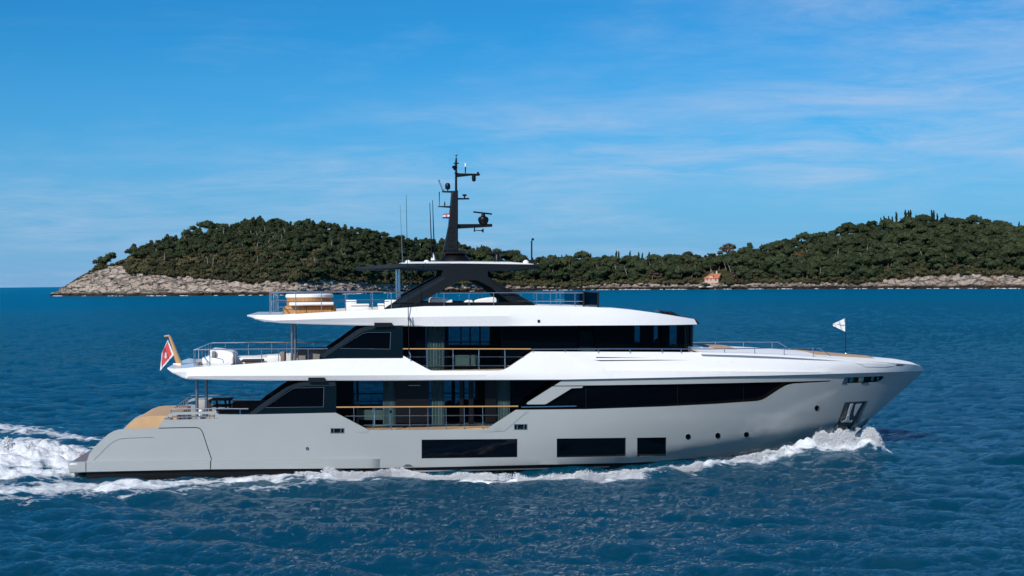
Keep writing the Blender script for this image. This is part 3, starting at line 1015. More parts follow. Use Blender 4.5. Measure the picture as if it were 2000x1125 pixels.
q = P(868.6, 397, 0); MB().lathe((q.x, 0, q.z), [(0.012, -0.13), (0.03, -0.09), (0.032, 0), (0.012, 0.08), (0.004, 0.10)], 8).build('aerial', BLACK, mo)
q = P(907.4, 383, 0); MB().lathe((q.x, 0, q.z), [(0.03, -0.10), (0.03, -0.02), (0.10, 0.02), (0.10, 0.075), (0.02, 0.09)], 12).build('searchlight', BLACK, mo)
q = P(944, 429, 0)
rd = MB().lathe((q.x, 0, q.z), [(0.17, -0.20), (0.20, -0.15), (0.25, 0.0), (0.22, 0.10), (0.10, 0.16), (0.09, 0.26)], 18).build('radar', BLACK, mo)
q = P(942.5, 416, 0); MB().box(q, (0.86, 0.12, 0.07), ry=math.radians(7), bev=0.015).build('scanner_bar', BLACK, rd)
b_ = MB()
b_.tube([P(926.4, 450, -.05), P(941, 450.4, -.05), P(944.4, 450.4, -.05)], [0.018, 0.022, 0.11], 10)
b_.tube([P(927, 440, -.05), P(926.4, 453, -.05)], 0.03, 6).tube([P(926.4, 450, .08), P(940, 450.4, .08), P(943.4, 450.4, .08)], [0.018, 0.022, 0.10], 10)
b_.build('horn', BLACK, mo)
# lettering that climbs the mast
fc = bpy.data.curves.new('lettering', 'FONT')
fc.body = 'EGO'
fc.size, fc.extrude, fc.space_character = 0.40, 0.006, 1.35
fo = bpy.data.objects.new('lettering', fc)
COL.objects.link(fo)
bpy.context.view_layer.update()
me = bpy.data.meshes.new_from_object(fo.evaluated_get(bpy.context.evaluated_depsgraph_get()))
COL.objects.unlink(fo)
bpy.data.objects.remove(fo)
q = P(888.2, 484.5, -0.285)
me.transform(Matrix.Translation(q) @ Matrix.Rotation(math.radians(90), 4, 'X') @ Matrix.Rotation(math.radians(90), 4, 'Z'))
me.materials.clear()
obj('lettering', me, BLACK, mo)

# radar scanner and whips on the hardtop
q = P(971, 504, 0.6)
rd2 = MB().lathe((q.x, q.y, q.z), [(0.16, -0.14), (0.14, 0.06), (0.10, 0.14), (0.10, 0.20)], 14).build('radar', BLACK, hard)
MB().box((q.x + .05, q.y, q.z + 0.25), (0.84, 0.13, 0.09), bev=0.02).build('scanner_bar', BLACK, rd2)
b_ = MB().tube([P(1038.4, 515, -.6), P(1038.4, 470, -.6)], 0.035, 8)
b_.box(P(1040.5, 467.5, -.6), (0.10, 0.1, 0.10)).build('camera_post', BLACK, hard)
for x0, y0, x1, y1, yl, r in ((843.6, 503, 839.4, 396, -1.2, .03), (848.6, 503, 844.8, 391, -1.0, .03), (799, 699, 793.4, 381, -3.72, .02), (786.4, 514, 781.4, 400, 1.4, .017)):
    w = MB().tube([P(x0, y0, yl), P(x0 + (x1 - x0) * .45, y0 + (y1 - y0) * .45, yl), P(x1, y1, yl)], [r, r * .8, r * .42], 8).build('whip_antenna', BLACK if x0 > 790 else DSTEEL, yacht)
q = P(846, 504, -1.1)
MB().lathe((q.x, q.y, q.z), [(0.10, -0.10), (0.07, 0.06), (0.03, 0.2), (0.01, 0.24)], 10).build('antenna_base', WHITE, hard)
b_ = MB()
for px, py in ((798, 621),):
    p = P(px, py, -3.72)
    b_.box((p.x, p.y + .05, p.z), (0.10, 0.16, 0.06), bev=0.01)
b_.tube([P(817, 600, -3.5), P(806, 615, -3.62), P(805.4, 622, -3.66), P(806.5, 636, -3.66), P(799.5, 622, -3.7)], 0.022, 6)
b_.build('lashing_hook', STEEL, yacht)
MB().tube([P(798.6, 686, -3.7), P(799, 688, -3.74), P(802, 694, -3.8), P(801, 700, -3.8), P(798, 701, -3.8)], 0.022, 6).build('lashing_hook', STEEL, yacht)

# ---- rails
rail('side_rail', yacht, [(657, 795.4), (1012, 793.6)],
     [(691, 795, 823), (728.6, 795, 841), (800, 795, 839.6), (835.6, 794.6, 839.4), (871, 794.4, 839.2), (906.6, 794.2, 839), (942.5, 794, 838.6)],
     0.03, STEEL, VARN, mids=[[(674, 812.8), (987, 811)], [(710, 830.4), (962, 828.6)]], off=-0.06)
g = MB().tube([side(731.5, 797, -.05), side(731.5, 830.6, -.05), side(760.5, 830.4, -.05), side(760.5, 796.8, -.05), side(731.5, 797, -.05)], 0.022, 6).build('boarding_gate', STEEL, yacht)
MB().tube([side(764, 795, -.06), side(764, 840, -.06)], 0.03, 8).build('post', STEEL, g)
MB().box(side(763, 804, -.04), (0.08, 0.05, 0.12)).build('latch', BLACK, g)
rail('side_rail', yacht, [(787, 681.4), (1037, 681.6)], [(833.6, 681.6, 722), (884.5, 681.6, 725), (935, 681.6, 725), (985.7, 681.6, 721)],
     0.027, STEEL, VARN, mids=[[(795, 697.2), (1022, 697)], [(826, 714.2), (995, 714)]], off=-0.06)
rail('bulwark_rail', yacht, [(1038, 682), (1200, 681), (1300, 681.2), (1390, 681.6)], [(x, 681.6, 688.4) for x in (1041, 1104, 1168, 1230, 1293, 1330)], 0.024, off=-0.14)
rail('foredeck_rail', yacht, [(1390, 681.8), (1500, 680), (1599, 679), (1622, 695)], [(1415, 681, 690), (1474, 680.4, 692), (1531.5, 679.8, 694), (1588, 679.4, 699)], 0.02, off=-0.22)
# aft upper deck
sR = lambda px, py, off=0.0: side(px, py, off)
AR = [(378.5, 683.4), (384, 682.9), (470, 682), (570, 681.4), (640, 681)]
rail('aft_rail', yacht, AR, [(378.5, 683.4, 716), (409.8, 682.8, 715), (460.5, 682.2, 712), (511, 681.8, 708), (544, 681.6, 705), (602, 681.4, 702)], 0.026, off=-0.30, mids=[[(409.8, 697), (425, 699.6), (435, 702), (437, 709)]])
p0 = side(378.5, 683.4, -.30)
p1 = side(378.5, 714, -.30)
tr = MB().tube([(p0.x, s * p0.y, p0.z) for s in (1, -1)], 0.026, 8).build('transverse_rail', STEEL, yacht)
for k in (-0.86, -0.5, -0.1, 0.3, 0.7):
    MB().tube([(p0.x, k * abs(p0.y), p1.z), (p0.x, k * abs(p0.y), p0.z)], 0.018, 6).build('stanchion', STEEL, tr)
# sun deck rails
SR = [(526.5, 571.6), (660, 570.8), (790, 570.6)]
rail('sun_deck_rail', yacht, SR, [(526.5, 571.6, 613), (577.5, 571, 614), (627.6, 571, 611), (675, 571, 608), (727.5, 571, 606), (764, 571, 605)], 0.024, surf=s3, off=-0.16, mids=[[(526.5, 590), (760, 588.5)], [(526.5, 604.6), (600, 604.2)]])
p0, p1 = s3(526.5, 571.6, -.16), s3(526.5, 611, -.16)
tr = MB().tube([(p0.x, s * p0.y, p0.z) for s in (1, -1)], 0.024, 8).build('transverse_rail', STEEL, yacht)
pm = s3(526.5, 590, -.16)
MB().tube([(p0.x, s * p0.y, pm.z) for s in (1, -1)], 0.014, 6).build('lower_bar', STEEL, tr)
for k in (-0.82, -0.6, -0.2, 0.2, 0.6, 0.85):
    MB().tube([(p0.x, k * abs(p0.y), p1.z), (p0.x, k * abs(p0.y), p0.z)], 0.018, 6).build('stanchion', STEEL, tr)
sF = plane(-2.9)
rail('sun_deck_rail', yacht, [(860, 572.4), (1000, 571.6), (1140, 571.6)], [(867, 572, 600), (916, 572, 600), (964, 572, 600), (1048, 572, 600), (1075, 572, 601), (1094, 572, 601), (1123, 571.8, 601)], 0.022, surf=sF, off=0, mids=[[(1010, 588), (1140, 588.4)]])
ws = skin('wind_screen', [(1140, 571.4), (1170, 571.4), (1170, 600), (1140, 600)], SMOKE, yacht, surf=sF, thick=0.02)
q0, q1 = P(1170, 571.4, -2.9), P(1170, 600, -2.9)
b_ = MB()
for x in (1140, 1168):
    b_.tube([P(x, 571, -2.9), P(x, 600.5, -2.9)], 0.045, 8)
b_.tube([(q0.x, -2.9, q0.z), (q0.x + .25, -1.5, q0.z), (q0.x + .25, 1.5, q0.z), (q0.x, 2.9, q0.z)], 0.03, 8)
b_.build('screen_post', CARBON, ws)
v = [(q0.x + dx, y, z) for z in (q1.z, q0.z) for dx, y in ((0, -2.85), (.25, -1.5), (.25, 1.5), (0, 2.85))]
MB().add(v + [(x - .02, y, z) for x, y, z in v], [(0, 1, 5, 4), (1, 2, 6, 5), (2, 3, 7, 6), (8, 12, 13, 9), (9, 13, 14, 10), (10, 14, 15, 11), (4, 5, 13, 12), (5, 6, 14, 13), (6, 7, 15, 14), (0, 8, 9, 1), (1, 9, 10, 2), (2, 10, 11, 3), (0, 4, 12, 8), (3, 11, 15, 7)]).build('front_pane', SMOKE, ws)

# ---- anchor in its pocket, mooring port at the bow
pk = skin('anchor_pocket', [(1649, 784.5), (1696, 782), (1678, 820), (1663, 841), (1630, 842), (1639, 815)], POCKM, yacht, off=-0.13, thick=0.03, grid=6)
skin('frame', [(1650, 785.6), (1694.5, 782.8), (1676.5, 821), (1663, 853), (1657, 866), (1616, 866), (1640, 815)], POCKM, pk, holes=[[(1652.5, 787.6), (1691.2, 785.2), (1674.4, 819), (1661.4, 838), (1634, 838.4), (1642, 815)]], off=0.012, thick=0.04, grid=6)
skin('chafe_plate', [(1634, 838.8), (1661, 838.4), (1660, 852), (1656, 866), (1619, 866), (1624, 852)], BRUSH, pk, off=0.02, thick=0.04, grid=6)
an = MB()


def plate(b, pol, off, th):
    fr = [side(x, y, off) for x, y in pol]
    n = len(fr)
    v = fr + [p + Vector((0, th, 0)) for p in fr]
    b.add(v, [tuple(range(n)), tuple(range(2 * n - 1, n - 1, -1))] + [(i, (i + 1) % n, n + (i + 1) % n, n + i) for i in range(n)])


plate(an, [(1661, 789), (1667, 788.4), (1661, 806), (1658.5, 821), (1654.5, 821), (1657, 805)], 0.02, 0.14)
ao = an.build('anchor', BRUSH, yacht, bevel=0.01)
fl = MB()
plate(fl, [(1641, 819.5), (1646, 822.6), (1653, 820), (1655, 812), (1658, 811), (1659, 820), (1662, 823), (1665, 821), (1663, 825.5), (1656, 824.5), (1650, 825), (1644, 826)], 0.05, 0.10)
fl.build('flukes', BRUSH, ao)
cr = MB()
plate(cr, [(1672, 789), (1684, 787.6), (1676, 800), (1669, 813), (1668, 808)], 0.0, 0.10)
cr.build('roller_guard', BRUSH, pk)
skin('lower_shield', [(1640, 824), (1653, 822.4), (1661, 836.5), (1634.5, 837)], SLATE, pk, off=-0.03, thick=0.05, grid=5)
mp_ = skin('mooring_port', [(1643, 735.6), (1728, 732.6), (1722, 744), (1712, 748), (1643, 751)], CARBON, yacht, off=-0.14, thick=0.02, grid=8)
for x0, x1, m_ in ((1660, 1667, STEEL), (1678, 1687, CREAM), (1702, 1707, STEEL), (1713, 1717, DSTEEL), (1646, 1657, DSTEEL)):
    skin('roller', [(x0, 738.5 - (x0 - 1650) * .04), (x1, 738.3 - (x1 - 1650) * .04), (x1 - 1, 747 - (x1 - 1650) * .06), (x0 - 1, 747.4 - (x0 - 1650) * .06)], m_, mp_, off=-0.03, thick=0.09, grid=3)
for x0, x1, yy in ((1644, 1654.5, 749), (1682, 1695.5, 748.2)):
    skin('lip', [(x0 + 1, yy - 1), (x1 + 1, yy - 1.4), (x1, yy + .4), (x0, yy + .8)], STEEL, mp_, off=0.03, thick=0.08, grid=4)

# ---- flag staffs (the boat's own)
st = MB()
pp = [P(350.5, 711, -1.4), P(346, 700, -1.4), P(338, 675, -1.4), P(332, 658.5, -1.4), P(329.5, 655.6, -1.4), P(320.5, 656.8, -1.4)]
st.tube(pp, [0.13, 0.115, 0.075, 0.06, 0.05, 0.03], 10)
so = st.build('ensign_staff', VARN, yacht)
q = P(346.5, 712.5, -1.4)
MB().box(q, (0.36, 0.3, 0.14), bev=0.03).build('staff_base', WHITE, so)
ps = MB().tube([P(1652, 699.5, 0), P(1651, 622, 0)], [0.022, 0.014], 8).build('jack_staff', BLACK, yacht)
q = P(1652, 694.5, 0)
MB().lathe((q.x, 0, q.z), [(0.10, -0.14), (0.05, -0.05), (0.04, 0.10), (0.02, 0.14)], 10).build('staff_base', STEEL, ps)

# ---- hot tub (built in, teak clad)
YT = -1.9
ta, tb, z0, z1 = P(552.5, 600, YT).x, P(654, 600, YT).x, zsd - .22, P(600, 597.6, YT).z
tub = MB().box(((ta + tb) / 2, 0, (z0 + z1) / 2), (tb - ta, 2 * abs(YT), z1 - z0), bev=0.10).build('hot_tub_base', TEAKV, yacht)
zr0, zr1, zr2 = P(600, 598, -1.5).z, P(600, 582.0, -1.5).z, P(600, 574.4, -1.5).z
tx, rr = (P(556.5, 590, -1.5).x + P(648, 590, -1.5).x) / 2, (P(648, 590, -1.5).x - P(556.5, 590, -1.5).x) / 2
MB().lathe((tx, 0, 0), [(rr, zr0), (rr, zr1 + .02)], 36, sy=1.35).build('tub_wall', TEAKV, tub)
MB().lathe((tx, 0, 0), [(rr + .02, zr1), (rr + .05, zr1 + .03), (rr + .05, zr2 - .05), (rr, zr2), (rr - .15, zr2)], 36, sy=1.33).build('rim', CUSHION, tub)
q0, q1 = P(563, 594, YT), P(650, 594, YT)
MB().box(((q0.x + q1.x) / 2 + .05, YT + .05, P(600, 593.4, YT).z), (q1.x - q0.x, 0.7, 0.15), bev=0.06).build('step_pad', CUSHION, tub)
for x in (597.5, 648):
    MB().prism([(x, 600), (x + 1.2, 600), (x + 1.2, 613), (x, 613)], YT - .01, YT + .02).build('door_gap', BLACK, tub)


# ================================================================== things carried on deck (top level)
def put(o, label, cat, group=None):
    """a thing that stands on the yacht: own top-level object in the same frame"""
    o.location = ORG
    o.rotation_euler = (0, 0, YAW)
    return tag(o, label, cat, group)


def grp(name, label, cat, group=None):
    return put(empty(name), label, cat, group)


def pbox(px0, py0, px1, py1, yl, dep, bev=0.05):
    a, c = P(px0, py1, yl), P(px1, py0, yl)
    return MB().box(((a.x + c.x) / 2, yl + dep / 2, (a.z + c.z) / 2), (c.x - a.x, dep, c.z - a.z), bev=bev)


ac = grp('deck_sofa', 'plump white sofa with curved back at the aft end of the upper deck', 'sofa')
pbox(394.5, 697, 456, 712, -2.3, 1.9, .09).build('seat', CUSHION, ac)
bk = MB().prism(smooth_poly([(409, 700), (410.5, 684), (418, 682.4), (438, 684.6), (453, 688.5), (456, 694), (455.5, 700)], 4), -2.2, -0.6).build('backrest', CUSHION, ac, bevel=0.06)
pbox(413.5, 686, 421, 697.5, -2.35, .14, .04).build('arm_cushion', GCUSHION, ac)
pf = MB()
q = P(388, 712, -2.6)
pf.lathe((q.x, q.y, q.z), [(0.10, -0.10), (0.15, -0.06), (0.17, 0.0), (0.15, 0.07), (0.09, 0.10)], 16)
put(pf.build('pouf', GCUSHION), 'small round grey pouf behind the aft rail', 'pouf')
sb = grp('sun_lounger', 'long low white sunbed on the upper aft deck, right of the plump sofa', 'sunbed')
pbox(457, 698.6, 522, 712, -1.6, 2.2, .06).build('mattress', CUSHION, sb)
pbox(471, 702.4, 514, 707.6, -2.5, .8, .04).build('side_pad', DCUSHION, sb)
s_ = grp('armchair', 'white armchair with taupe back beside the pillars on the upper aft deck', 'armchair')
pbox(521.5, 694.6, 550, 709, -2.2, 1.2, .05).build('seat', CUSHION, s_)
pbox(546.5, 687.6, 556, 708, -2.2, 1.2, .04).build('backrest', GCUSHION, s_)
cb = grp('bar_counter', 'grey outdoor bar counter in front of the upper lounge doors', 'bar')
pbox(581, 681.6, 645, 705, 0.2, .8, .02).build('cabinet', GCUSHION, cb)
pbox(580, 679.2, 646, 681.4, 0.1, 1.0, .01).build('worktop', DCUSHION, cb)
for k, (x0, x1, y0) in enumerate(((583, 597, 694.4), (604.5, 625.5, 688.6), (631, 641, 696), (665, 681, 694), (687, 692, 693.6))):
    c_ = grp('dining_chair', ('beige dining chair nearest the pillars on the upper aft deck', 'tall-backed beige dining chair in front of the bar counter',
                              'beige dining chair at the foot of the dark wing strut', 'beige dining chair under the dark wing window',
                              'narrow beige dining chair seen edge-on under the wing window')[k], 'chair', 'dining chairs on the upper aft deck')
    pbox(x0, y0, x1, 704, -1.7, .10, .02).build('backrest', GCUSHION, c_)
    pbox(x0, 700, x1, 705, -1.6, .5, .02).build('seat', GCUSHION, c_)
# main aft deck
dt = grp('deck_table', 'dark dining table with open frame on the main aft deck', 'table')
pbox(409, 780.6, 452, 783, -.8, 1.4, .01).build('tabletop', DCUSHION, dt)
pbox(411, 792.4, 450, 796, -.6, 1.1, .01).build('shelf', DCUSHION, dt)
for x in (411, 424, 441, 449):
    MB().tube([P(x - 1, 782, -.5), P(x + 1.4, 806, -.5)], 0.05, 6).build('leg', DCUSHION, dt)
sf = grp('deck_sofa', 'dark sofa against the main saloon door under the overhang', 'sofa')
pbox(454, 784.6, 515, 812, 0.3, .9, .04).build('backrest', DCUSHION, sf)
pbox(424, 799.6, 500, 812, -1.6, 1.2, .05).build('seat', DCUSHION, sf)
for k, (x0, x1) in enumerate(((388, 394.4), (396, 401.4))):
    put(pbox(x0, 800, x1, 819, -2.55, .5, .04).build('cushion', CUSHION), ('upright white cushion left of its twin behind the stern rail', 'upright white cushion nearer the bow behind the stern rail')[k], 'cushion', 'white cushions behind the stern rail')
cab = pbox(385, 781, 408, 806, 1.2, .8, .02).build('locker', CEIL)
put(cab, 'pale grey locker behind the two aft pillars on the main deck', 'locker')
# sun deck furniture
for k, (x0, y0, x1, y1, yl, d, nm, lb, ct) in enumerate((
        (674.5, 585.6, 697, 610, -1.2, 1.0, 'armchair', 'tall white armchair nearest the hot tub on the sun deck', 'armchair'),
        (684.5, 593.4, 721.5, 611, -2.3, .9, 'ottoman', 'low white ottoman in front of the tall armchair on the sun deck', 'ottoman'),
        (737.5, 592.8, 751, 609, -1.2, .9, 'side_table', 'small white side table between the sun deck seats', 'table'),
        (751.5, 585.4, 775, 609, -1.6, 1.0, 'armchair', 'white armchair tucked behind the left foot of the black arch', 'armchair'))):
    c_ = grp(nm, lb, ct)
    if nm == 'armchair':
        pbox(x0, y0, x1, y1, yl, .22, .05).build('backrest', CUSHION, c_)
        pbox(x0, y0 + 9, x1, y1, yl + .22, d, .05).build('seat', CUSHION, c_)
    else:
        pbox(x0, y0, x1, y0 + 4.5, yl, d, .04).build('top', CUSHION, c_)
        pbox(x0 + 1, y0 + 4.5, x1 - 1, y1, yl + .05, d - .1, .02).build('base', CUSHION, c_)
c_ = grp('sun_lounger', 'white padded sunbed seen through the left half of the arch', 'sunbed')
MB().prism([(840, 596), (841, 583), (845, 581.4), (872, 583), (884, 585), (884, 596)], -2.2, -.7).build('mattress', CUSHION, c_, bevel=.05)
c_ = grp('sun_lounger', 'white padded sunbed with raised headrest seen through the right half of the arch', 'sunbed')
MB().prism([(927, 596), (928, 587), (936, 584), (950, 581.6), (965, 580), (970, 582.6), (971, 596)], -2.2, -.6).build('mattress', CUSHION, c_, bevel=.05)
MB().prism([(907, 596), (908, 588), (914, 585.6), (923, 586.4), (926, 596)], -2.2, -.9).build('foot_pad', CUSHION, c_, bevel=.04)


# ---- flags
def cloth(poly_fn, nu, nv, yl, amp, kx):
    v, f = [], []
    for lay in (0, 1):
        for i in range(nu + 1):
            for j in range(nv + 1):
                u, w = i / nu, j / nv
                px, py = poly_fn(u, w)
                p = P(px, py, yl + amp * math.sin(kx * u * 6.28 + 1.7 * w) * (0.15 + u) + lay * 0.008)
                v.append(p)
    st_, q_ = nv + 1, (nu + 1) * (nv + 1)
    for i in range(nu):
        for j in range(nv):
            a_ = i * st_ + j
            f.append((a_, a_ + 1, a_ + st_ + 1, a_ + st_))
            f.append((q_ + a_, q_ + a_ + st_, q_ + a_ + st_ + 1, q_ + a_ + 1))
    return v, f


def bil(a, b, c, d):
    """a top hoist, b bottom hoist, c bottom fly, d top fly"""
    return lambda u, w: tuple((a[k] * (1 - u) + d[k] * u) * (1 - w) + (b[k] * (1 - u) + c[k] * u) * w for k in range(2))


def flag(name, label, fn, nu, nv, yl, amp, kx, mats, pick):
    v, f = cloth(fn, nu, nv, yl, amp, kx)
    b = MB()
    for k, q_ in enumerate(f):
        i, j = divmod(k // 2, nv)
        b.add([v[t] for t in q_], [(0, 1, 2, 3)], pick((i + .5) / nu, (j + .5) / nv))
    o = b.build(name, mats, None, 60)
    bm = bmesh.new(); bm.from_mesh(o.data)
    bmesh.ops.remove_doubles(bm, verts=bm.verts, dist=1e-5)
    bm.to_mesh(o.data); bm.free()
    put(o, label, 'flag')
    return o


def ens(u, w):
    if u < 0.10 or w > 0.90 or u > 0.92 or w < 0.04: return 1
    x, y = abs(u - .52), abs(w - .52)
    if (x < .05 and y < .17) or (y < .06 and x < .13): return 1
    return 0


flag('ensign', 'red ensign with white border and white cross drooping from the teak staff at the stern',
     bil((327.8, 663), (339.5, 693), (312.5, 724.5), (316, 690)), 22, 26, -1.4, 0.10, 0.9, [RED, WBUNT], ens)


def cro(u, w):
    if .36 < u < .60 and .16 < w < .66:
        return 0 if (int((u - .36) / .06) + int((w - .16) / .10)) % 2 == 0 else 1
    return 0 if w < .34 else (1 if w < .67 else 2)


flag('courtesy_flag', 'small red, white and blue flag with chequered shield flying left of the mast',
     bil((879, 415.6), (876.5, 427), (863.6, 426.6), (866, 417.5)), 18, 12, -0.1, 0.05, 1.0, [RED, WBUNT, BLUE], cro)
flag('pennant', 'plain white pennant on the thin jack staff at the bow',
     bil((1650.6, 621.6), (1651, 648), (1627, 636.5), (1626.5, 632.5)), 16, 10, 0.0, 0.05, 1.1, [WBUNT], lambda u, w: 0)

# each carried thing gets its origin at its own foot
for o in list(scene.objects):
    if o.parent is None and o.get('category') and o is not yacht and (o.location - ORG).length < 1e-6:
        ms = [o] if o.type == 'MESH' else list(o.children)
        pts = [v.co for m_ in ms for v in m_.data.vertices]
        c = Vector(((min(p.x for p in pts) + max(p.x for p in pts)) / 2, (min(p.y for p in pts) + max(p.y for p in pts)) / 2, min(p.z for p in pts)))
        for m_ in ms:
            m_.data.transform(Matrix.Translation(-c))
        o.location = ORG + RZ @ c


# ------------------------------------------------------------------ numpy value noise
def hash2(ix, iy, s):
    h = (ix.astype(np.int64) * 374761393 + iy.astype(np.int64) * 668265263 + s * 1274126177) & 0xFFFFFFFF
    h = ((h ^ (h >> 13)) * 1103515245) & 0xFFFFFFFF
    return ((h ^ (h >> 16)) & 0xFFFF) / 65535.0


def vnoise(x, y, s=0):
    ix, iy = np.floor(x), np.floor(y)
    fx, fy = x - ix, y - iy
    fx, fy = fx * fx * (3 - 2 * fx), fy * fy * (3 - 2 * fy)
    a, b = hash2(ix, iy, s), hash2(ix + 1, iy, s)
    c, d = hash2(ix, iy + 1, s), hash2(ix + 1, iy + 1, s)
    return (a * (1 - fx) + b * fx) * (1 - fy) + (c * (1 - fx) + d * fx) * fy


def fbm(x, y, oct=5, s=0, g=0.5):
    r, a, t = 0, 1.0, 0
    for k in range(oct):
        r = r + a * vnoise(x, y, s + k * 17)
        t += a
        a *= g
        x, y = x * 2.03 + 11.3, y * 2.03 + 5.7
    return r / t


# ================================================================== SEA
def seg_field(X, Y, line, wmul=1.0):
    """line: (px, py, height, width) on the water -> falloff field (0..1) and height field"""
    best = np.zeros_like(X); hh = np.zeros_like(X)
    pts = [(W(p[0], p[1]), p[2], p[3] * wmul) for p in line]
    for (a, h0, w0), (b, h1, w1) in zip(pts, pts[1:]):
        dx, dy = b.x - a.x, b.y - a.y
        l2 = dx * dx + dy * dy + 1e-9
        t = np.clip(((X - a.x) * dx + (Y - a.y) * dy) / l2, 0, 1)
        d = np.hypot(X - a.x - t * dx, Y - a.y - t * dy)
        w = w0 + (w1 - w0) * t
        e = np.exp(-(d / w) ** 1.35)
        best = np.maximum(best, e)
        hh = np.maximum(hh, e * (h0 + (h1 - h0) * t))
    return best, hh


# foam lines: px, py of the waterline point, height (m), half width (m)
BOW = [(1716, 889, 1.0, .5), (1690, 889, 1.1, .75), (1650, 890, 1.05, .85), (1600, 891, .95, .8), (1560, 893, .75, .7), (1520, 898, .5, .55), (1480, 903, .36, .45), (1440, 908, .30, .42), (1380, 917, .30, .42),
       (1300, 928, .34, .5), (1240, 934, .38, .7), (1180, 938, .42, .85), (1120, 942, .46, .9), (1060, 944, .5, .85), (1000, 944, .42, .6), (960, 940, .30, .4), (920, 937, .24, .34), (860, 940, .20, .32), (810, 937, .20, .32), (765, 931, .26, .38)]
SIDE = [(765, 931, .24, .35), (730, 938, .2, .35), (690, 938, .28, .55), (640, 934, .34, .8), (590, 930, .34, .95), (520, 936, .24, 1.1), (440, 942, .20, 1.25), (340, 949, .18, 1.35), (240, 954, .2, 1.5), (140, 960, .24, 1.6), (60, 964, .24, 1.8), (-40, 970, .2, 2.0), (-200, 975, .2, 2.2)]
SIDE2 = [(780, 946, .05, .5), (640, 952, .05, .8), (480, 960, .05, .8), (300, 968, .05, .9), (100, 978, .05, 1.0), (-100, 990, .05, 1.2)]
WAKE = [(168, 918, .25, .9), (150, 905, .45, 1.6), (110, 903, .65, 2.2), (60, 903, .85, 2.5), (0, 903, .9, 2.7), (-80, 905, .8, 2.8), (-250, 908, .6, 3.2)]
WAKE2 = [(160, 925, .15, .5), (120, 932, .3, .7), (60, 935, .35, .8), (0, 938, .35, .9), (-100, 940, .3, 1.1)]
FAR = [(215, 868, .1, .8), (160, 862, .12, 1.3), (100, 851, .15, 1.6), (40, 842, .15, 1.8), (-60, 836, .15, 2.2), (-200, 830, .15, 2.5)]
FAR2 = [(190, 878, .1, .6), (120, 874, .15, .9), (40, 866, .15, 1.2), (-60, 862, .15, 1.4)]
SWELL = [(-60, 985, .30, 1.4), (100, 978, .32, 1.4), (300, 966, .30, 1.3), (520, 956, .26, 1.2), (700, 950, .22, 1.0), (790, 940, .24, .9), (900, 952, .12, .9)]

rows = np.concatenate([np.arange(1235, 640, -1.05), np.arange(640, 590, -0.6)])
Yr = H * F / (rows - 551.05)
cols = np.linspace(-0.62, 0.62, 1150)
YY, CC = np.meshgrid(Yr, cols, indexing='ij')
XX = CC * (YY + 4)
step = np.gradient(Yr)[:, None] * np.ones_like(CC)
Z = np.zeros_like(XX)
wr = np.random.default_rng(5)
GX, GY = np.zeros_like(XX), np.zeros_like(XX)
for k in range(110):
    lam = 0.28 * (5.2 / 0.28) ** (wr.random() ** 1.05)
    th = math.radians(258 + wr.normal() * 30)
    kx, ky = math.cos(th) * 2 * math.pi / lam, math.sin(th) * 2 * math.pi / lam
    amp = 0.0074 * lam ** 0.80 * (0.5 + wr.random()) * (1.2 if 1.0 < lam < 3.2 else 0.9)
    lim = np.clip((lam / np.maximum(np.abs(step), 1e-3) - 2.0) / 2.5, 0, 1)   # only what the grid can carry
    ph = kx * XX + ky * YY + wr.random() * 6.28
    mod = 0.55 + 0.9 * vnoise(XX / (lam * 3.5) + k * 7.1, YY / (lam * 3.5), 100 + k)
    s_ = amp * lim * mod
    Z += s_ * (np.sin(ph) + 0.22 * np.cos(2 * ph))
    GX -= 0.8 * s_ * math.cos(th) * np.cos(ph)
    GY -= 0.8 * s_ * math.sin(th) * np.cos(ph)
fn = np.clip((YY - 70) / 70, 0, 1)                        # distant ripples no finer than the grid
ri_ = np.arange(len(rows))[:, None] * np.ones_like(CC)
ux = XX / (0.55 + YY * 0.0052)
Z += fn * np.minimum(0.055 * 3.2 * np.abs(step), 0.40) * ((fbm(ux, ri_ / 3.4, 3, 201) - 0.5) * 2.2 + (fbm(ux * .22, ri_ / 11.0, 2, 205) - 0.5) * 1.2)
fade = np.clip((Yr[-1] - YY) / (Yr[-1] * 0.25), 0, 1)
Z *= fade
X0, Y0 = XX + GX * fade, YY + GY * fade
FO = np.zeros_like(XX)
reg = (YY < 95)
xs_, ys_ = XX[reg], YY[reg]
fsum = np.zeros_like(xs_); hsum = np.zeros_like(xs_)
for line, wm, fw, hw in ((BOW[:9], 1.1, 1.0, 0.75), (BOW[8:], 1.25, 0.66, 0.45), (BOW[14:] + SIDE[1:4], 1.4, 1.0, 0.45), (SIDE, 1.7, 0.78, 0.25), (SIDE2, 1.0, 0.46, 1), (WAKE, 1.25, 1.6, 0.85), (WAKE2, 1.3, 0.95, 1), (FAR, 1.1, 0.62, 1), (FAR2, 1.1, 0.70, 1), (SWELL, 1.0, 0.06, 0.8)):
    e, h_ = seg_field(xs_, ys_, line, wm)
    fsum = np.maximum(fsum, e * fw)
    hsum = np.maximum(hsum, h_ * hw)
# froth roughness in the disturbed water
rough_ = ((fbm(xs_ * 1.3, ys_ * 1.9, 4, 3) - 0.5) * 0.5 + (fbm(xs_ * 3.1, ys_ * 3.6, 4, 13) - 0.5) * 0.55 * np.clip(hsum * 1.6, 0, 1)) * np.clip(fsum * 1.3, 0, 1)
Z[reg] += hsum * (0.75 + 0.5 * fbm(xs_ * 0.6, ys_ * 0.9, 3, 9)) + rough_
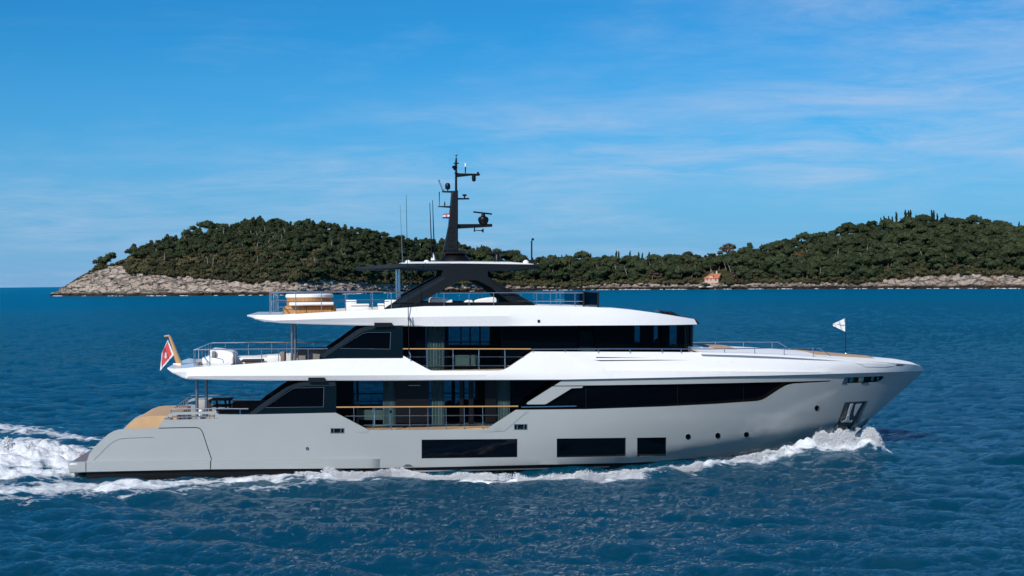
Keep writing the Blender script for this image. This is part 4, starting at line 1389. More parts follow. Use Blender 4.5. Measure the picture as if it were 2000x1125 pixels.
# the hollow alongside the hull and outside the swell
tl = [(-60, 1000, .25, 1.1), (300, 980, .22, 1.1), (700, 963, .16, .9)]
e, h_ = seg_field(xs_, ys_, tl)
Z[reg] -= h_
for tl in ([(1480, 893, .18, .7), (1380, 900, .36, 1.0), (1240, 910, .46, 1.3), (1100, 918, .48, 1.6), (960, 922, .44, 1.5), (800, 926, .36, 1.2), (740, 927, .2, 1.0)],
           [(740, 927, .2, 1.0), (500, 931, .16, .9), (170, 936, .16, .9)]):
    e, h_ = seg_field(xs_, ys_, tl)
    Z[reg] -= h_
FO[reg] = fsum
# old, dissolving foam lace aft
nr, nc = XX.shape
idx = np.arange(nr * nc).reshape(nr, nc)
quads = np.stack([idx[:-1, :-1], idx[:-1, 1:], idx[1:, 1:], idx[1:, :-1]], -1).reshape(-1, 4)
V = np.stack([X0, Y0, Z], -1).reshape(-1, 3)
fa = FO.ravel()
# the open sea beyond, out to the horizon
Yf = np.array([Yr[-1] * 1.0] + list(Yr[-1] * 1.25 ** np.arange(1, 24)))
cf = np.linspace(-0.62, 0.62, 41)
yf, c2_ = np.meshgrid(Yf, cf, indexing='ij')
Vf = np.stack([c2_ * (yf + 4), yf, np.zeros_like(yf)], -1).reshape(-1, 3)
b0 = len(V)
idf = b0 + np.arange(yf.size).reshape(yf.shape)
qf = np.stack([idf[:-1, :-1], idf[:-1, 1:], idf[1:, 1:], idf[1:, :-1]], -1).reshape(-1, 4)
# under and behind the camera, and far to the sides
ex = [(-0.62 * (Yr[0] + 4), Yr[0]), (0.62 * (Yr[0] + 4), Yr[0]), (9000, -9000), (-9000, -9000), (-0.62 * (Yf[-1] + 4), Yf[-1]), (0.62 * (Yf[-1] + 4), Yf[-1]), (60000, Yf[-1]), (-60000, Yf[-1])]
b1 = b0 + len(Vf)
Ve = np.array([(x, y, -0.02) for x, y in ex])
qe = np.array([[b1 + 0, b1 + 3, b1 + 2, b1 + 1], [b1 + 0, b1 + 4, b1 + 7, b1 + 3], [b1 + 1, b1 + 2, b1 + 6, b1 + 5]])
me = np_mesh('sea', np.concatenate([V, Vf, Ve]), np.concatenate([quads, qf, qe]), True)
at = me.attributes.new('foam', 'FLOAT', 'POINT')
at.data.foreach_set('value', np.concatenate([fa, np.zeros(len(Vf) + 8)]).astype(np.float32))

SEA = bpy.data.materials.new('sea_water')
SEA.use_nodes = True
t = SEA.node_tree
t.nodes.clear()
geo = N(t, 'ShaderNodeNewGeometry')
camd = N(t, 'ShaderNodeVectorMath', operation='LENGTH')
L(t, geo.outputs['Position'], camd.inputs[0])
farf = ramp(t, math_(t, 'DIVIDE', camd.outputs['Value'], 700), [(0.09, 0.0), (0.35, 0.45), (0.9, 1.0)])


def pn(scale, sx, sy, rot, detail, rough, dist=0.0):
    mp = N(t, 'ShaderNodeMapping')
    mp.inputs['Rotation'].default_value = (0, 0, math.radians(rot))
    mp.inputs['Scale'].default_value = (sx, sy, 1)
    L(t, geo.outputs['Position'], mp.inputs[0])
    n = N(t, 'ShaderNodeTexNoise', Scale=scale, Detail=detail, Roughness=rough, Distortion=dist)
    L(t, mp.outputs[0], n.inputs['Vector'])
    return n.outputs[0]


n1 = pn(4.2, 0.70, 1.25, 12, 6, 0.70)
n2 = pn(0.55, 0.6, 1.3, -8, 4, 0.6)
bp1 = N(t, 'ShaderNodeBump', Strength=1.0)
L(t, math_(t, 'ADD', 0.095, math_(t, 'MULTIPLY', farf, 0.9)), bp1.inputs['Distance'])
L(t, n1, bp1.inputs['Height'])
bp2 = N(t, 'ShaderNodeBump', Distance=1.2)
L(t, farf, bp2.inputs['Strength'])
L(t, n2, bp2.inputs['Height'])
L(t, bp1.outputs[0], bp2.inputs['Normal'])
fat = N(t, 'ShaderNodeAttribute', attribute_name='foam')
f1 = pn(1.1, 0.55, 1.0, 4, 8, 0.66, 0.6)
f2 = pn(4.5, 0.8, 1.2, 0, 5, 0.65, 0.4)
vor = N(t, 'ShaderNodeTexVoronoi', Scale=1.5, feature='DISTANCE_TO_EDGE')
mpv = N(t, 'ShaderNodeMapping')
mpv.inputs['Scale'].default_value = (0.55, 1.0, 1)
L(t, geo.outputs['Position'], mpv.inputs[0])
wob = N(t, 'ShaderNodeTexNoise', Scale=1.4, Detail=4)
L(t, mpv.outputs[0], wob.inputs['Vector'])
wv = N(t, 'ShaderNodeVectorMath', operation='MULTIPLY_ADD')
L(t, wob.outputs['Color'], wv.inputs[0])
wv.inputs[1].default_value = (1.1, 1.1, 1.1)
L(t, mpv.outputs[0], wv.inputs[2])
L(t, wv.outputs[0], vor.inputs['Vector'])
lace = ramp(t, vor.outputs['Distance'], [(0.0, 1.0), (0.22, 0.0)])
nz = math_(t, 'ADD', math_(t, 'MULTIPLY', f1, 0.9), math_(t, 'ADD', math_(t, 'MULTIPLY', f2, 0.45), math_(t, 'MULTIPLY', lace, 0.20)))
fm = math_(t, 'ADD', math_(t, 'MULTIPLY', fat.outputs['Fac'], 1.05), math_(t, 'SUBTRACT', nz, 1.10))
fmask = ramp(t, fm, [(0.10, 0.0), (0.24, 0.55), (0.48, 1.0)])
fmask = math_(t, 'MULTIPLY', fmask, ramp(t, fat.outputs['Fac'], [(0.02, 0.0), (0.14, 1.0)]))
# churned water is paler and greener
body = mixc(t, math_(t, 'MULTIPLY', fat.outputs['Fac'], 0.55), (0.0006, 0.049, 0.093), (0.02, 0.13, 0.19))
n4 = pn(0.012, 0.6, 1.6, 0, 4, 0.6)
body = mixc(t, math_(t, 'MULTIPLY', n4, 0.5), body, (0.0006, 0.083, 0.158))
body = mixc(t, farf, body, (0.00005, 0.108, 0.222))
# beyond the modelled waves the ripples live in the normal
nf = N(t, 'ShaderNodeTexNoise', Scale=0.16, Detail=6, Roughness=0.70)
mpf = N(t, 'ShaderNodeMapping')
mpf.inputs['Scale'].default_value = (2.4, 0.42, 1)
L(t, geo.outputs['Position'], mpf.inputs[0])
L(t, mpf.outputs[0], nf.inputs['Vector'])
sl = N(t, 'ShaderNodeVectorMath', operation='SUBTRACT')
L(t, nf.outputs['Color'], sl.inputs[0])
sl.inputs[1].default_value = (0.5, 0.5, 0.5)
sl2 = N(t, 'ShaderNodeVectorMath', operation='MULTIPLY')
L(t, sl.outputs[0], sl2.inputs[0])
sl2.inputs[1].default_value = (3.0, 4.4, 0.0)
sl3 = N(t, 'ShaderNodeVectorMath', operation='SCALE')
L(t, sl2.outputs[0], sl3.inputs[0])
L(t, farf, sl3.inputs['Scale'])
sl4 = N(t, 'ShaderNodeVectorMath', operation='ADD')
L(t, sl3.outputs[0], sl4.inputs[0])
L(t, bp2.outputs[0], sl4.inputs[1])
wn = N(t, 'ShaderNodeVectorMath', operation='NORMALIZE')
L(t, sl4.outputs[0], wn.inputs[0])
dif = N(t, 'ShaderNodeBsdfDiffuse')                       # light coming back out of the water body
L(t, body, dif.inputs['Color'])
dif.inputs['Normal'].default_value = (0, 0, 1)
upn = N(t, 'ShaderNodeCombineXYZ')
upn.inputs[2].default_value = 1.0
L(t, upn.outputs[0], dif.inputs['Normal'])
gls = N(t, 'ShaderNodeBsdfGlossy')
L(t, math_(t, 'ADD', math_(t, 'MULTIPLY', farf, 0.10), 0.05), gls.inputs['Roughness'])
L(t, wn.outputs[0], gls.inputs['Normal'])
fr = N(t, 'ShaderNodeFresnel', IOR=1.333)
L(t, wn.outputs[0], fr.inputs['Normal'])
ff = math_(t, 'MULTIPLY', fr.outputs[0], 0.80)
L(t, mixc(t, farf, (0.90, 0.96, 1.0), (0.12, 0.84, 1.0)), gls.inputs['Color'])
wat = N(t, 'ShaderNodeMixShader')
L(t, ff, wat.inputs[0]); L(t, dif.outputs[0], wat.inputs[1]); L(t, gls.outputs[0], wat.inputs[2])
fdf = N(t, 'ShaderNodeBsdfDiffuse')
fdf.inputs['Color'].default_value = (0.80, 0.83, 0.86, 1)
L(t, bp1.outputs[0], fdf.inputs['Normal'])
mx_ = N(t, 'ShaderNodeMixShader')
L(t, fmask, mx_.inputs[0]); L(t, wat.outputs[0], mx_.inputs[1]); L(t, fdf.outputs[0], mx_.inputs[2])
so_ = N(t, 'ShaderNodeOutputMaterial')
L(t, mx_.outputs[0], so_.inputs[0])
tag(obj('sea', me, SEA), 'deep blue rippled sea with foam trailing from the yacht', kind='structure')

# ---- froth: thousands of small bubbles heaped along the bow wave and the wake


def ico(sub):
    bm = bmesh.new()
    bmesh.ops.create_icosphere(bm, subdivisions=sub, radius=1)
    v = np.array([q.co[:] for q in bm.verts]); f = np.array([[q.index for q in g.verts] for g in bm.faces])
    bm.free()
    return v, f


I1, I2 = ico(1), ico(2)
OCT = (np.array([(1, 0, 0), (-1, 0, 0), (0, 1, 0), (0, -1, 0), (0, 0, 1), (0, 0, -1)], float),
       np.array([(0, 2, 4), (2, 1, 4), (1, 3, 4), (3, 0, 4), (2, 0, 5), (1, 2, 5), (3, 1, 5), (0, 3, 5)]))


def heap(c, r, base, jit=0.25, flat=(1, 1, 1), rg=rng):
    bv, bf = base
    n = len(c)
    s = r[:, None, None] * (1 + (rg.random((n, len(bv), 1)) - 0.5) * 2 * jit)
    q = rg.normal(size=(n, 4)); q /= np.linalg.norm(q, axis=1)[:, None]
    w_, x_, y_, z_ = q.T
    Rm = np.stack([1 - 2 * (y_ * y_ + z_ * z_), 2 * (x_ * y_ - z_ * w_), 2 * (x_ * z_ + y_ * w_), 2 * (x_ * y_ + z_ * w_), 1 - 2 * (x_ * x_ + z_ * z_), 2 * (y_ * z_ - x_ * w_),
                   2 * (x_ * z_ - y_ * w_), 2 * (y_ * z_ + x_ * w_), 1 - 2 * (x_ * x_ + y_ * y_)], 1).reshape(n, 3, 3)
    v = c[:, None, :] + np.einsum('nij,nkj->nki', Rm, bv[None] * s) * np.array(flat)
    f = bf[None] + (np.arange(n) * len(bv))[:, None, None]
    return v.reshape(-1, 3), f.reshape(-1, 3)


FOAMM = bpy.data.materials.new('white_foam')
FOAMM.use_nodes = True
t = FOAMM.node_tree
b = t.nodes['Principled BSDF']
g = N(t, 'ShaderNodeNewGeometry')
n = N(t, 'ShaderNodeTexNoise', Scale=2.0, Detail=5)
L(t, g.outputs['Position'], n.inputs['Vector'])
L(t, mixc(t, n.outputs[0], (0.86, 0.89, 0.92), (0.95, 0.95, 0.96)), b.inputs['Base Color'])
b.inputs['Roughness'].default_value = 0.8
b.inputs['Specular IOR Level'].default_value = 0.1
tl_ = N(t, 'ShaderNodeBsdfTranslucent')                    # light passes through the bubbles
tl_.inputs['Color'].default_value = (0.95, 0.96, 0.97, 1)
mx2 = N(t, 'ShaderNodeMixShader')
mx2.inputs[0].default_value = 0.45
L(t, b.outputs[0], mx2.inputs[1]); L(t, tl_.outputs[0], mx2.inputs[2])
L(t, mx2.outputs[0], t.nodes['Material Output'].inputs['Surface'])


def froth(name, label, line, count, rmin, rmax, hmul=1.0, wmul=1.0, top=0.25, dens=None, spray=0.0, zoff=0.0, seed=1, lmin=0.15, lmax=1.5):
    rg = np.random.default_rng(seed)
    pts = [(W(p[0], p[1]), p[2], p[3]) for p in line]
    lens = np.array([(b_[0] - a_[0]).length for a_, b_ in zip(pts, pts[1:])])
    wts = lens * np.array([(a_[1] + b_[1]) * (a_[2] + b_[2]) for a_, b_ in zip(pts, pts[1:])]) ** 0.8
    seg = rg.choice(len(lens), count, p=wts / wts.sum())
    tt = rg.random(count)
    A = np.array([p[0][:] for p in pts]); hh = np.array([p[1] for p in pts]); ww = np.array([p[2] for p in pts])
    c = A[seg] * (1 - tt[:, None]) + A[seg + 1] * tt[:, None]
    h_ = hh[seg] * (1 - tt) + hh[seg + 1] * tt
    w_ = ww[seg] * (1 - tt) + ww[seg + 1] * tt
    off = rg.normal(size=count) * 0.5
    ang = rg.random(count) * 6.283
    c[:, 0] += np.cos(ang) * np.abs(off) * w_ * wmul
    c[:, 1] += np.sin(ang) * np.abs(off) * w_ * wmul
    lump = np.clip(0.15 + 1.9 * (fbm(c[:, 0] * 1.3, c[:, 1] * 1.5, 4, seed) - 0.22), lmin, lmax)
    prof = np.exp(-(off * 1.25) ** 2) * lump
    z = h_ * hmul * prof * rg.random(count) ** 0.75 + zoff
    sp = rg.random(count) < spray
    z[sp] += rg.random(sp.sum()) ** 2.2 * top
    r = rmin + (rmax - rmin) * rg.random(count) ** 2.2
    r[sp] *= 0.38
    r *= 1.15 - 0.5 * np.abs(off).clip(0, 1.4)
    c[:, 2] = z
    if dens is not None:
        k = fbm(c[:, 0] * 0.8, c[:, 1] * 1.5, 4, seed + 5) > dens
        c, r = c[k], r[k]
    v, f = heap(c, r, OCT, 0.5, (1.4, 1.1, 0.9), rg)
    tag(obj(name, np_mesh(name, v, f, True), FOAMM), label, kind='stuff')


froth('bow_wave', 'white spray curling off the bow and along the hull', BOW[:9], 130000, .006, 0.028, 1.15, 0.95, .28, .20, 0.12, 0.0, 1, 0.65, 1.05)
froth('bow_wave', 'thin crest of white foam beside the hull windows', BOW[8:], 70000, .006, .026, .95, .85, .16, .34, 0.08, 0.05, 2)
froth('bow_wave', 'thin foam line running aft below the long hull window', BOW[15:] + SIDE[1:4], 40000, .006, .024, 1.2, .9, .12, .22, 0.08, 0.06, 7)
froth('side_foam', 'ragged foam streaming aft along the stern quarter', SIDE, 40000, .006, .024, .5, .9, .10, .48, 0.05, 0.03, 3)
froth('stern_wake', 'heaped white wash boiling up behind the swim platform', WAKE, 150000, .009, .042, 1.1, .9, .35, .18, 0.06, 0.0, 4)
froth('stern_wake', 'low white edge of the wash below the swim platform', WAKE2, 30000, .008, .034, .9, .9, .15, .38, 0.05, 0.0, 5)

# ================================================================== THE HEADLANDS
SIL = [(96, 579), (105, 575), (115, 567), (125, 560), (150, 543), (172, 531), (190, 524), (210, 520), (235, 512), (250, 502), (270, 486), (292, 478), (330, 466), (350, 461), (375, 456), (400, 455), (430, 442), (470, 436), (505, 427), (545, 433), (565, 437), (595, 434), (630, 437),
       (660, 442), (695, 449), (720, 456), (735, 464), (765, 470), (805, 476), (870, 479), (917, 489), (955, 495), (1000, 500), (1050, 508), (1095, 506), (1145, 502), (1185, 502), (1250, 504), (1287, 502), (1360, 494), (1395, 499), (1445, 492), (1500, 481), (1562, 466), (1607, 456),
       (1640, 449), (1685, 445), (1705, 438), (1740, 430), (1800, 427), (1860, 423), (1925, 430), (1962, 433), (2000, 440), (2080, 455), (2180, 480), (2280, 515), (2360, 550), (2400, 570)]
VEG = [(96, 579), (172, 533), (235, 517), (250, 531), (297, 535), (380, 541), (480, 550), (580, 551), (640, 546), (705, 552), (830, 555), (1000, 556), (1100, 560), (1200, 554), (1375, 553), (1440, 556), (1500, 552), (1675, 552.5), (1725, 547.5), (1825, 535.5), (1925, 535.5), (2000, 539), (2150, 545), (2300, 553), (2400, 570)]
WL = [(96, 578.6), (300, 578.4), (480, 577.2), (580, 576.6), (700, 574.2), (850, 570.5), (1000, 568), (1200, 566.2), (1500, 564.8), (1750, 564.2), (2000, 564), (2200, 564), (2400, 565)]


def shoreD(px):
    return H * F / (pl(WL, px) - hor(px))


def zat(px, py, D):
    return WD(px, py, D).z


def coast(px):
    D = shoreD(px)
    s = D / F
    zv = max(0.4, zat(px, pl(VEG, px), D))
    rock = max(3.0, zv * 1.1)
    zr = max(zv * 0.9, zat(px, pl(SIL, px) + 10.0 * sstep(205, 300, px) + 6.5 * sstep(950, 1250, px) - 7.0 * sstep(690, 750, px) * (1 - sstep(900, 1000, px)), D + rock))
    slope = max(3.0, (zr - zv) * 2.0 + 12)
    zr = max(zv * 0.9, zat(px, pl(SIL, px) + 10.0 * sstep(205, 300, px) + 6.5 * sstep(950, 1250, px) - 7.0 * sstep(690, 750, px) * (1 - sstep(900, 1000, px)), D + rock + slope))
    return D, zv, rock, zr, slope


pxs = np.arange(97, 2400, 2.2)
NR, NS, NB = 34, 46, 8
info = [coast(p) for p in pxs]
Vt = np.zeros((len(pxs), NR + NS + NB, 3))
veg = np.zeros((len(pxs), NR + NS + NB))
for i, (p, (D, zv, rock, zr, slope)) in enumerate(zip(pxs, info)):
    v = np.linspace(0, 1, NR)
    z = list(-1.5 + (zv + 1.5) * v ** 0.8)
    d = list(D - 1.0 + (rock + 1.0) * v)
    u = np.linspace(0, 1, NS + 1)[1:]
    z += list(zv + (zr - zv) * (u ** 0.85))
    d += list(D + rock + slope * u)
    w = np.linspace(0, 1, NB + 1)[1:]
    z += list(zr * (1 - w ** 1.6) - 3 * w)
    d += list(D + rock + slope + (zr * 2.5 + 20) * w)
    dr = ray(p, hor(p))
    Vt[i, :, 0] = np.array(d) * dr.x / dr.y
    Vt[i, :, 1] = d
    Vt[i, :, 2] = z
    veg[i, NR:] = 1.0
# broken limestone ledges
X, Y, Zt = Vt[..., 0], Vt[..., 1], Vt[..., 2]
sc = Y / 1250.0
amp = np.ones(NR + NS + NB)
amp[:2] = 0.4
amp[NR:] = 0.30
warp = fbm(X * 0.02, Zt * 0.05, 3, 31)
blk = fbm(X / (7 * sc) + warp * 3, (Zt + X * 0.05) / (2.6 * sc) + 3 * warp, 4, 33, 0.55)
blk2 = fbm(X / (2.6 * sc), Zt / (1.2 * sc), 3, 35)
crack = np.abs(fbm(X / (9 * sc), (Zt - X * .10) / (4 * sc), 3, 37) - 0.5) * 2
rl = np.clip((Zt + 1.5) / 3.0, 0, 1)
Vt[..., 1] -= ((blk - 0.5) * 9.0 * sc + (blk2 - 0.5) * 3.0 * sc + np.clip(0.25 - crack, 0, 1) * -7.0 * sc) * amp[None] * rl
Vt[..., 2] += ((fbm(X / (5 * sc) + 40, Y / (3 * sc), 4, 39) - 0.5) * 2.6 * sc) * amp[None] * rl * np.clip((NR + 10 - np.arange(NR + NS + NB)) / 20, 0.2, 1)[None]
nr_, nc_ = veg.shape
idx = np.arange(nr_ * nc_).reshape(nr_, nc_)
q = np.stack([idx[:-1, :-1], idx[1:, :-1], idx[1:, 1:], idx[:-1, 1:]], -1).reshape(-1, 4)
me = np_mesh('headland', Vt.reshape(-1, 3), q, False)
at = me.attributes.new('veg', 'FLOAT', 'POINT')
at.data.foreach_set('value', veg.ravel().astype(np.float32))
me.polygons.foreach_set('use_smooth', [True] * len(me.polygons))
ROCK = bpy.data.materials.new('limestone_shore')
ROCK.use_nodes = True
t = ROCK.node_tree
b = t.nodes['Principled BSDF']
g = N(t, 'ShaderNodeNewGeometry')
sp = N(t, 'ShaderNodeSeparateXYZ')
L(t, g.outputs['Position'], sp.inputs[0])
n1 = N(t, 'ShaderNodeTexNoise', Scale=0.06, Detail=8, Roughness=0.65)
L(t, g.outputs['Position'], n1.inputs['Vector'])
n2 = N(t, 'ShaderNodeTexNoise', Scale=0.22, Detail=6, Roughness=0.7)
L(t, g.outputs['Position'], n2.inputs['Vector'])
mpz = N(t, 'ShaderNodeMapping')
mpz.inputs['Scale'].default_value = (0.07, 0.07, 0.20)
mpz.inputs['Rotation'].default_value = (0, 0.22, 0)
L(t, g.outputs['Position'], mpz.inputs[0])
vo = N(t, 'ShaderNodeTexVoronoi', Scale=1.0, feature='DISTANCE_TO_EDGE')
wv = N(t, 'ShaderNodeVectorMath', operation='MULTIPLY_ADD')
L(t, n1.outputs['Color'], wv.inputs[0]); wv.inputs[1].default_value = (1.2, 1.2, 1.2)
L(t, mpz.outputs[0], wv.inputs[2]); L(t, wv.outputs[0], vo.inputs['Vector'])
rc = mixc(t, ramp(t, n1.outputs[0], [(0.3, 0.0), (0.7, 1.0)]), (0.31, 0.24, 0.195), (0.53, 0.44, 0.37))
rc = mixc(t, ramp(t, n2.outputs[0], [(0.55, 0.0), (0.78, 0.55)]), rc, (0.20, 0.155, 0.13))
n5 = N(t, 'ShaderNodeTexNoise', Scale=0.022, Detail=3)
L(t, g.outputs['Position'], n5.inputs['Vector'])
rc = mixc(t, ramp(t, n5.outputs[0], [(0.60, 0.0), (0.74, 0.45)]), rc, (0.40, 0.19, 0.09))
rc = mixc(t, ramp(t, vo.outputs['Distance'], [(0.0, 0.70), (0.06, 0.0)]), rc, (0.09, 0.075, 0.065))
tide = math_(t, 'ADD', sp.outputs[2], math_(t, 'MULTIPLY', n1.outputs[0], -3.0))
rc = mixc(t, ramp(t, math_(t, 'DIVIDE', tide, 6.0), [(0.05, 1.0), (0.30, 0.0)]), rc, (0.045, 0.033, 0.026))
va = N(t, 'ShaderNodeAttribute', attribute_name='veg')
L(t, mixc(t, va.outputs['Fac'], rc, mixc(t, n1.outputs[0], (0.035, 0.04, 0.018), (0.085, 0.075, 0.04))), b.inputs['Base Color'])
b.inputs['Roughness'].default_value = 0.95
b.inputs['Specular IOR Level'].default_value = 0.1
bm_ = N(t, 'ShaderNodeBump', Strength=1.0, Distance=2.2)
L(t, math_(t, 'ADD', n2.outputs[0], math_(t, 'MULTIPLY', ramp(t, vo.outputs['Distance'], [(0.0, 0.0), (0.12, 1.0)]), 0.7)), bm_.inputs['Height'])
L(t, bm_.outputs[0], b.inputs['Normal'])
tag(obj('headland', me, ROCK), 'pale limestone headlands rising from the sea behind the yacht', kind='structure')

# loose boulders along the ledges
rg = np.random.default_rng(21)
nb = 2400
ci = rg.integers(0, len(pxs), nb); ri = rg.integers(4, NR + 1, nb)
bc = Vt[ci, ri].copy()
bs = bc[:, 1] / 1250
br = (0.5 + 1.6 * rg.random(nb) ** 2.5) * bs
k = (bc[:, 2] > 0.2)
v, f = heap(bc[k], br[k], I2, 0.22, (1.3, 1.1, 0.75), rg)
me = np_mesh('shore_rocks', v, f, False)
tag(obj('shore_rocks', me, ROCK), 'tumbled pale boulders along the shore', kind='stuff')

# a little white surf at the foot of the rocks
ns = 900
cx_ = rg.choice(np.arange(100, 2380), ns)
keep = fbm(cx_ * 0.05, cx_ * 0 + .3, 3, 71) > .52
pts = np.array([WD(float(p), hor(p), shoreD(float(p)) - 2.5 - 2.0 * rg.random())[:] for p in cx_[keep]])
pts[:, 2] = 0.1 + .25 * rg.random(len(pts))
v, f = heap(pts, 0.3 + .6 * rg.random(len(pts)), OCT, 0.4, (2.2, 1, .5), rg)
tag(obj('shore_surf', np_mesh('shore_surf', v, f, True), FOAMM), 'thin broken line of surf along the foot of the rocks', kind='stuff')

# ---------------------------------------------------------------- trees


def leafmat(name, dark, light, sat=0.0):
    m = bpy.data.materials.new(name)
    m.use_nodes = True
    t = m.node_tree
    b = t.nodes['Principled BSDF']
    a = N(t, 'ShaderNodeAttribute', attribute_name='tint')
    oi = N(t, 'ShaderNodeObjectInfo')
    x = math_(t, 'ADD', math_(t, 'MULTIPLY', a.outputs['Fac'], 0.72), math_(t, 'MULTIPLY', oi.outputs['Random'], 0.42))
    L(t, mixc(t, x, dark, light), b.inputs['Base Color'])
    b.inputs['Roughness'].default_value = 0.85
    b.inputs['Specular IOR Level'].default_value = 0.15
    return m


PINE = leafmat('pine_needles', (0.011, 0.020, 0.009), (0.058, 0.073, 0.032))
CYPR = leafmat('cypress_needles', (0.007, 0.012, 0.008), (0.022, 0.030, 0.015))
BUSH = leafmat('maquis_leaves', (0.014, 0.022, 0.010), (0.090, 0.076, 0.036))
BROWN = leafmat('dry_leaves', (0.055, 0.040, 0.028), (0.13, 0.095, 0.06))
RUST = leafmat('rusty_leaves', (0.10, 0.035, 0.018), (0.20, 0.08, 0.04))
BARK = mat('pine_bark', (0.16, 0.12, 0.10), 0.95)
PALEB = mat('pale_bark', (0.30, 0.26, 0.23), 0.95)


def crown(kind, seed):
    """vertices, triangles and tint of one crown; foot of the trunk at z = 0"""
    rg = np.random.default_rng(seed)
    if kind == 'dome':
        n = 19
        R, zb, hh_ = 4.8, 3.6, 4.6
        th = rg.random(n) * 6.283; rr = np.sqrt(rg.random(n)) * R * 0.78
        c = np.stack([np.cos(th) * rr, np.sin(th) * rr, zb + hh_ * (0.35 + 0.5 * (1 - (rr / R) ** 2)) + rg.normal(size=n) * .35], 1)
        r = 1.35 + 0.85 * rg.random(n); fl = (1.12, 1.12, 0.82)
    elif kind == 'lean':
        n = 13
        s = rg.random(n)
        c = np.stack([-1.5 + 4.6 * s + rg.normal(size=n) * 1.2, rg.normal(size=n) * 1.5, 3.4 + 3.2 * s + rg.normal(size=n) * .7], 1)
        r = 1.25 + 0.9 * rg.random(n); fl = (1.25, 1.15, 0.72)
    elif kind == 'tall':
        n = 15
        s = np.linspace(0, 1, n)
        th = rg.random(n) * 6.283; rr = (1 - s * .75) * 2.9 * (0.5 + .5 * rg.random(n))
        c = np.stack([np.cos(th) * rr, np.sin(th) * rr, 2.2 + 7.4 * s], 1)
        r = 1.85 - 0.95 * s + 0.4 * rg.random(n); fl = (1.1, 1.1, 0.9)
    elif kind == 'airy':
        n = 20
        th = rg.random(n) * 6.283; rr = np.sqrt(rg.random(n)) * 4.6
        c = np.stack([np.cos(th) * rr, np.sin(th) * rr, 4.2 + 6.5 * rg.random(n) * (1 - 0.35 * rr / 4.6)], 1)
        r = 0.75 + 0.65 * rg.random(n); fl = (1.15, 1.15, 0.7)
    elif kind == 'cypress':
        n = 14
        s = np.linspace(0, 1, n)
        c = np.stack([rg.normal(size=n) * .18, rg.normal(size=n) * .18, 1.0 + 9.2 * s], 1)
        r = 0.95 * np.sin(np.pi * (0.12 + 0.86 * (1 - s) ** 0.75)) ** 0.8 + 0.12; fl = (1, 1, 1.15)
    else:                                                   # shrub
        n = 7
        th = rg.random(n) * 6.283; rr = np.sqrt(rg.random(n)) * 1.9
        c = np.stack([np.cos(th) * rr, np.sin(th) * rr, 0.6 + 1.0 * rg.random(n)], 1)
        r = 0.8 + 0.6 * rg.random(n); fl = (1.2, 1.2, 0.8)
    v, f = heap(c, r * 0.80, I2, 0.22, fl, rg)
    nv = len(I2[0])
    tint = np.repeat(np.clip(rg.normal(0.45, 0.14, n), 0, 1), nv) + rg.normal(0, 0.08, n * nv)
    # leaf sprays breaking the outline
    per = 40 if kind != 'shrub' else 24
    d = rg.normal(size=(n * per, 3)); d /= np.linalg.norm(d, axis=1)[:, None]
    base = np.repeat(c, per, 0) + d * np.repeat(r, per)[:, None] * np.array(fl) * (0.76 + 0.42 * rg.random((n * per, 1)))
    sz = 0.26 + 0.40 * rg.random((n * per, 1))
    if kind == 'cypress': sz *= 0.5
    e1 = rg.normal(size=(n * per, 3)); e1 /= np.linalg.norm(e1, axis=1)[:, None]
    e2 = np.cross(d, e1); e2 /= np.linalg.norm(e2, axis=1)[:, None] + 1e-6
    lv = np.stack([base + e1 * sz, base - e1 * sz * .5 + e2 * sz, base - e1 * sz * .5 - e2 * sz], 1).reshape(-1, 3)
    lf = len(v) + np.arange(n * per * 3).reshape(-1, 3)
    lt = np.repeat(np.clip(rg.normal(0.47, 0.16, n * per), 0, 1), 3)
    return np.concatenate([v, lv]), np.concatenate([f, lf]), np.clip(np.concatenate([tint, lt]), 0, 1)


def trunk(kind, seed):
    rg = np.random.default_rng(seed + 500)
    b = MB()
    if kind == 'cypress':
        b.tube([(0, 0, -1), (0, 0, 2), (0, 0, 8)], [.22, .18, .06], 6)
    elif kind == 'shrub':
        b.tube([(0, 0, -.5), (.1, 0, 1)], [.12, .06], 5)
    else:
        bend = rg.normal() * .5
        top = 7.6 if kind == 'dome' else 8.2
        b.tube([(0, 0, -1.5), (bend * .4, 0, 2), (bend, .2, 4.6), (bend * .6 + (1.2 if kind == 'lean' else 0), 0, top)], [.30, .25, .20, .07], 7)
        for k in range(5):
            a = k * 1.3 + rg.random(); z = 3.4 + .7 * k
            b.tube([(bend * .8, 0, z), (bend + 1.3 * math.cos(a), 1.3 * math.sin(a), z + 1.0), (bend + 2.7 * math.cos(a), 2.7 * math.sin(a), z + 1.9)], [.13, .09, .04], 5)
    bm = bmesh.new()
    vs = [bm.verts.new(p) for p in b.v]
    for f in b.f:
        bm.faces.new([vs[i] for i in f])
    bmesh.ops.triangulate(bm, faces=bm.faces)
    me = bpy.data.meshes.new('trunk')
    bm.to_mesh(me); bm.free()
    return me


PROTO = {}
for kind, cnt_, m_ in (('dome', 5, PINE), ('lean', 4, PINE), ('tall', 4, PINE), ('airy', 2, BROWN), ('cypress', 3, CYPR), ('shrub', 4, BUSH)):
    for k in range(cnt_):
        v, f, tn = crown(kind, 40 + k * 7 + len(kind))
        me = np_mesh('crown', v, f, False)
        at = me.attributes.new('tint', 'FLOAT', 'POINT')
        at.data.foreach_set('value', tn.astype(np.float32))
        me.materials.append(m_)
        tm = trunk(kind, k)
        tm.materials.append(BARK if kind != 'airy' else PALEB)
        PROTO[(kind, k)] = (v, f, tn, me, tm)
NK = {'dome': 5, 'lean': 4, 'tall': 4, 'airy': 2, 'cypress': 3, 'shrub': 4}
rgt = np.random.default_rng(77)


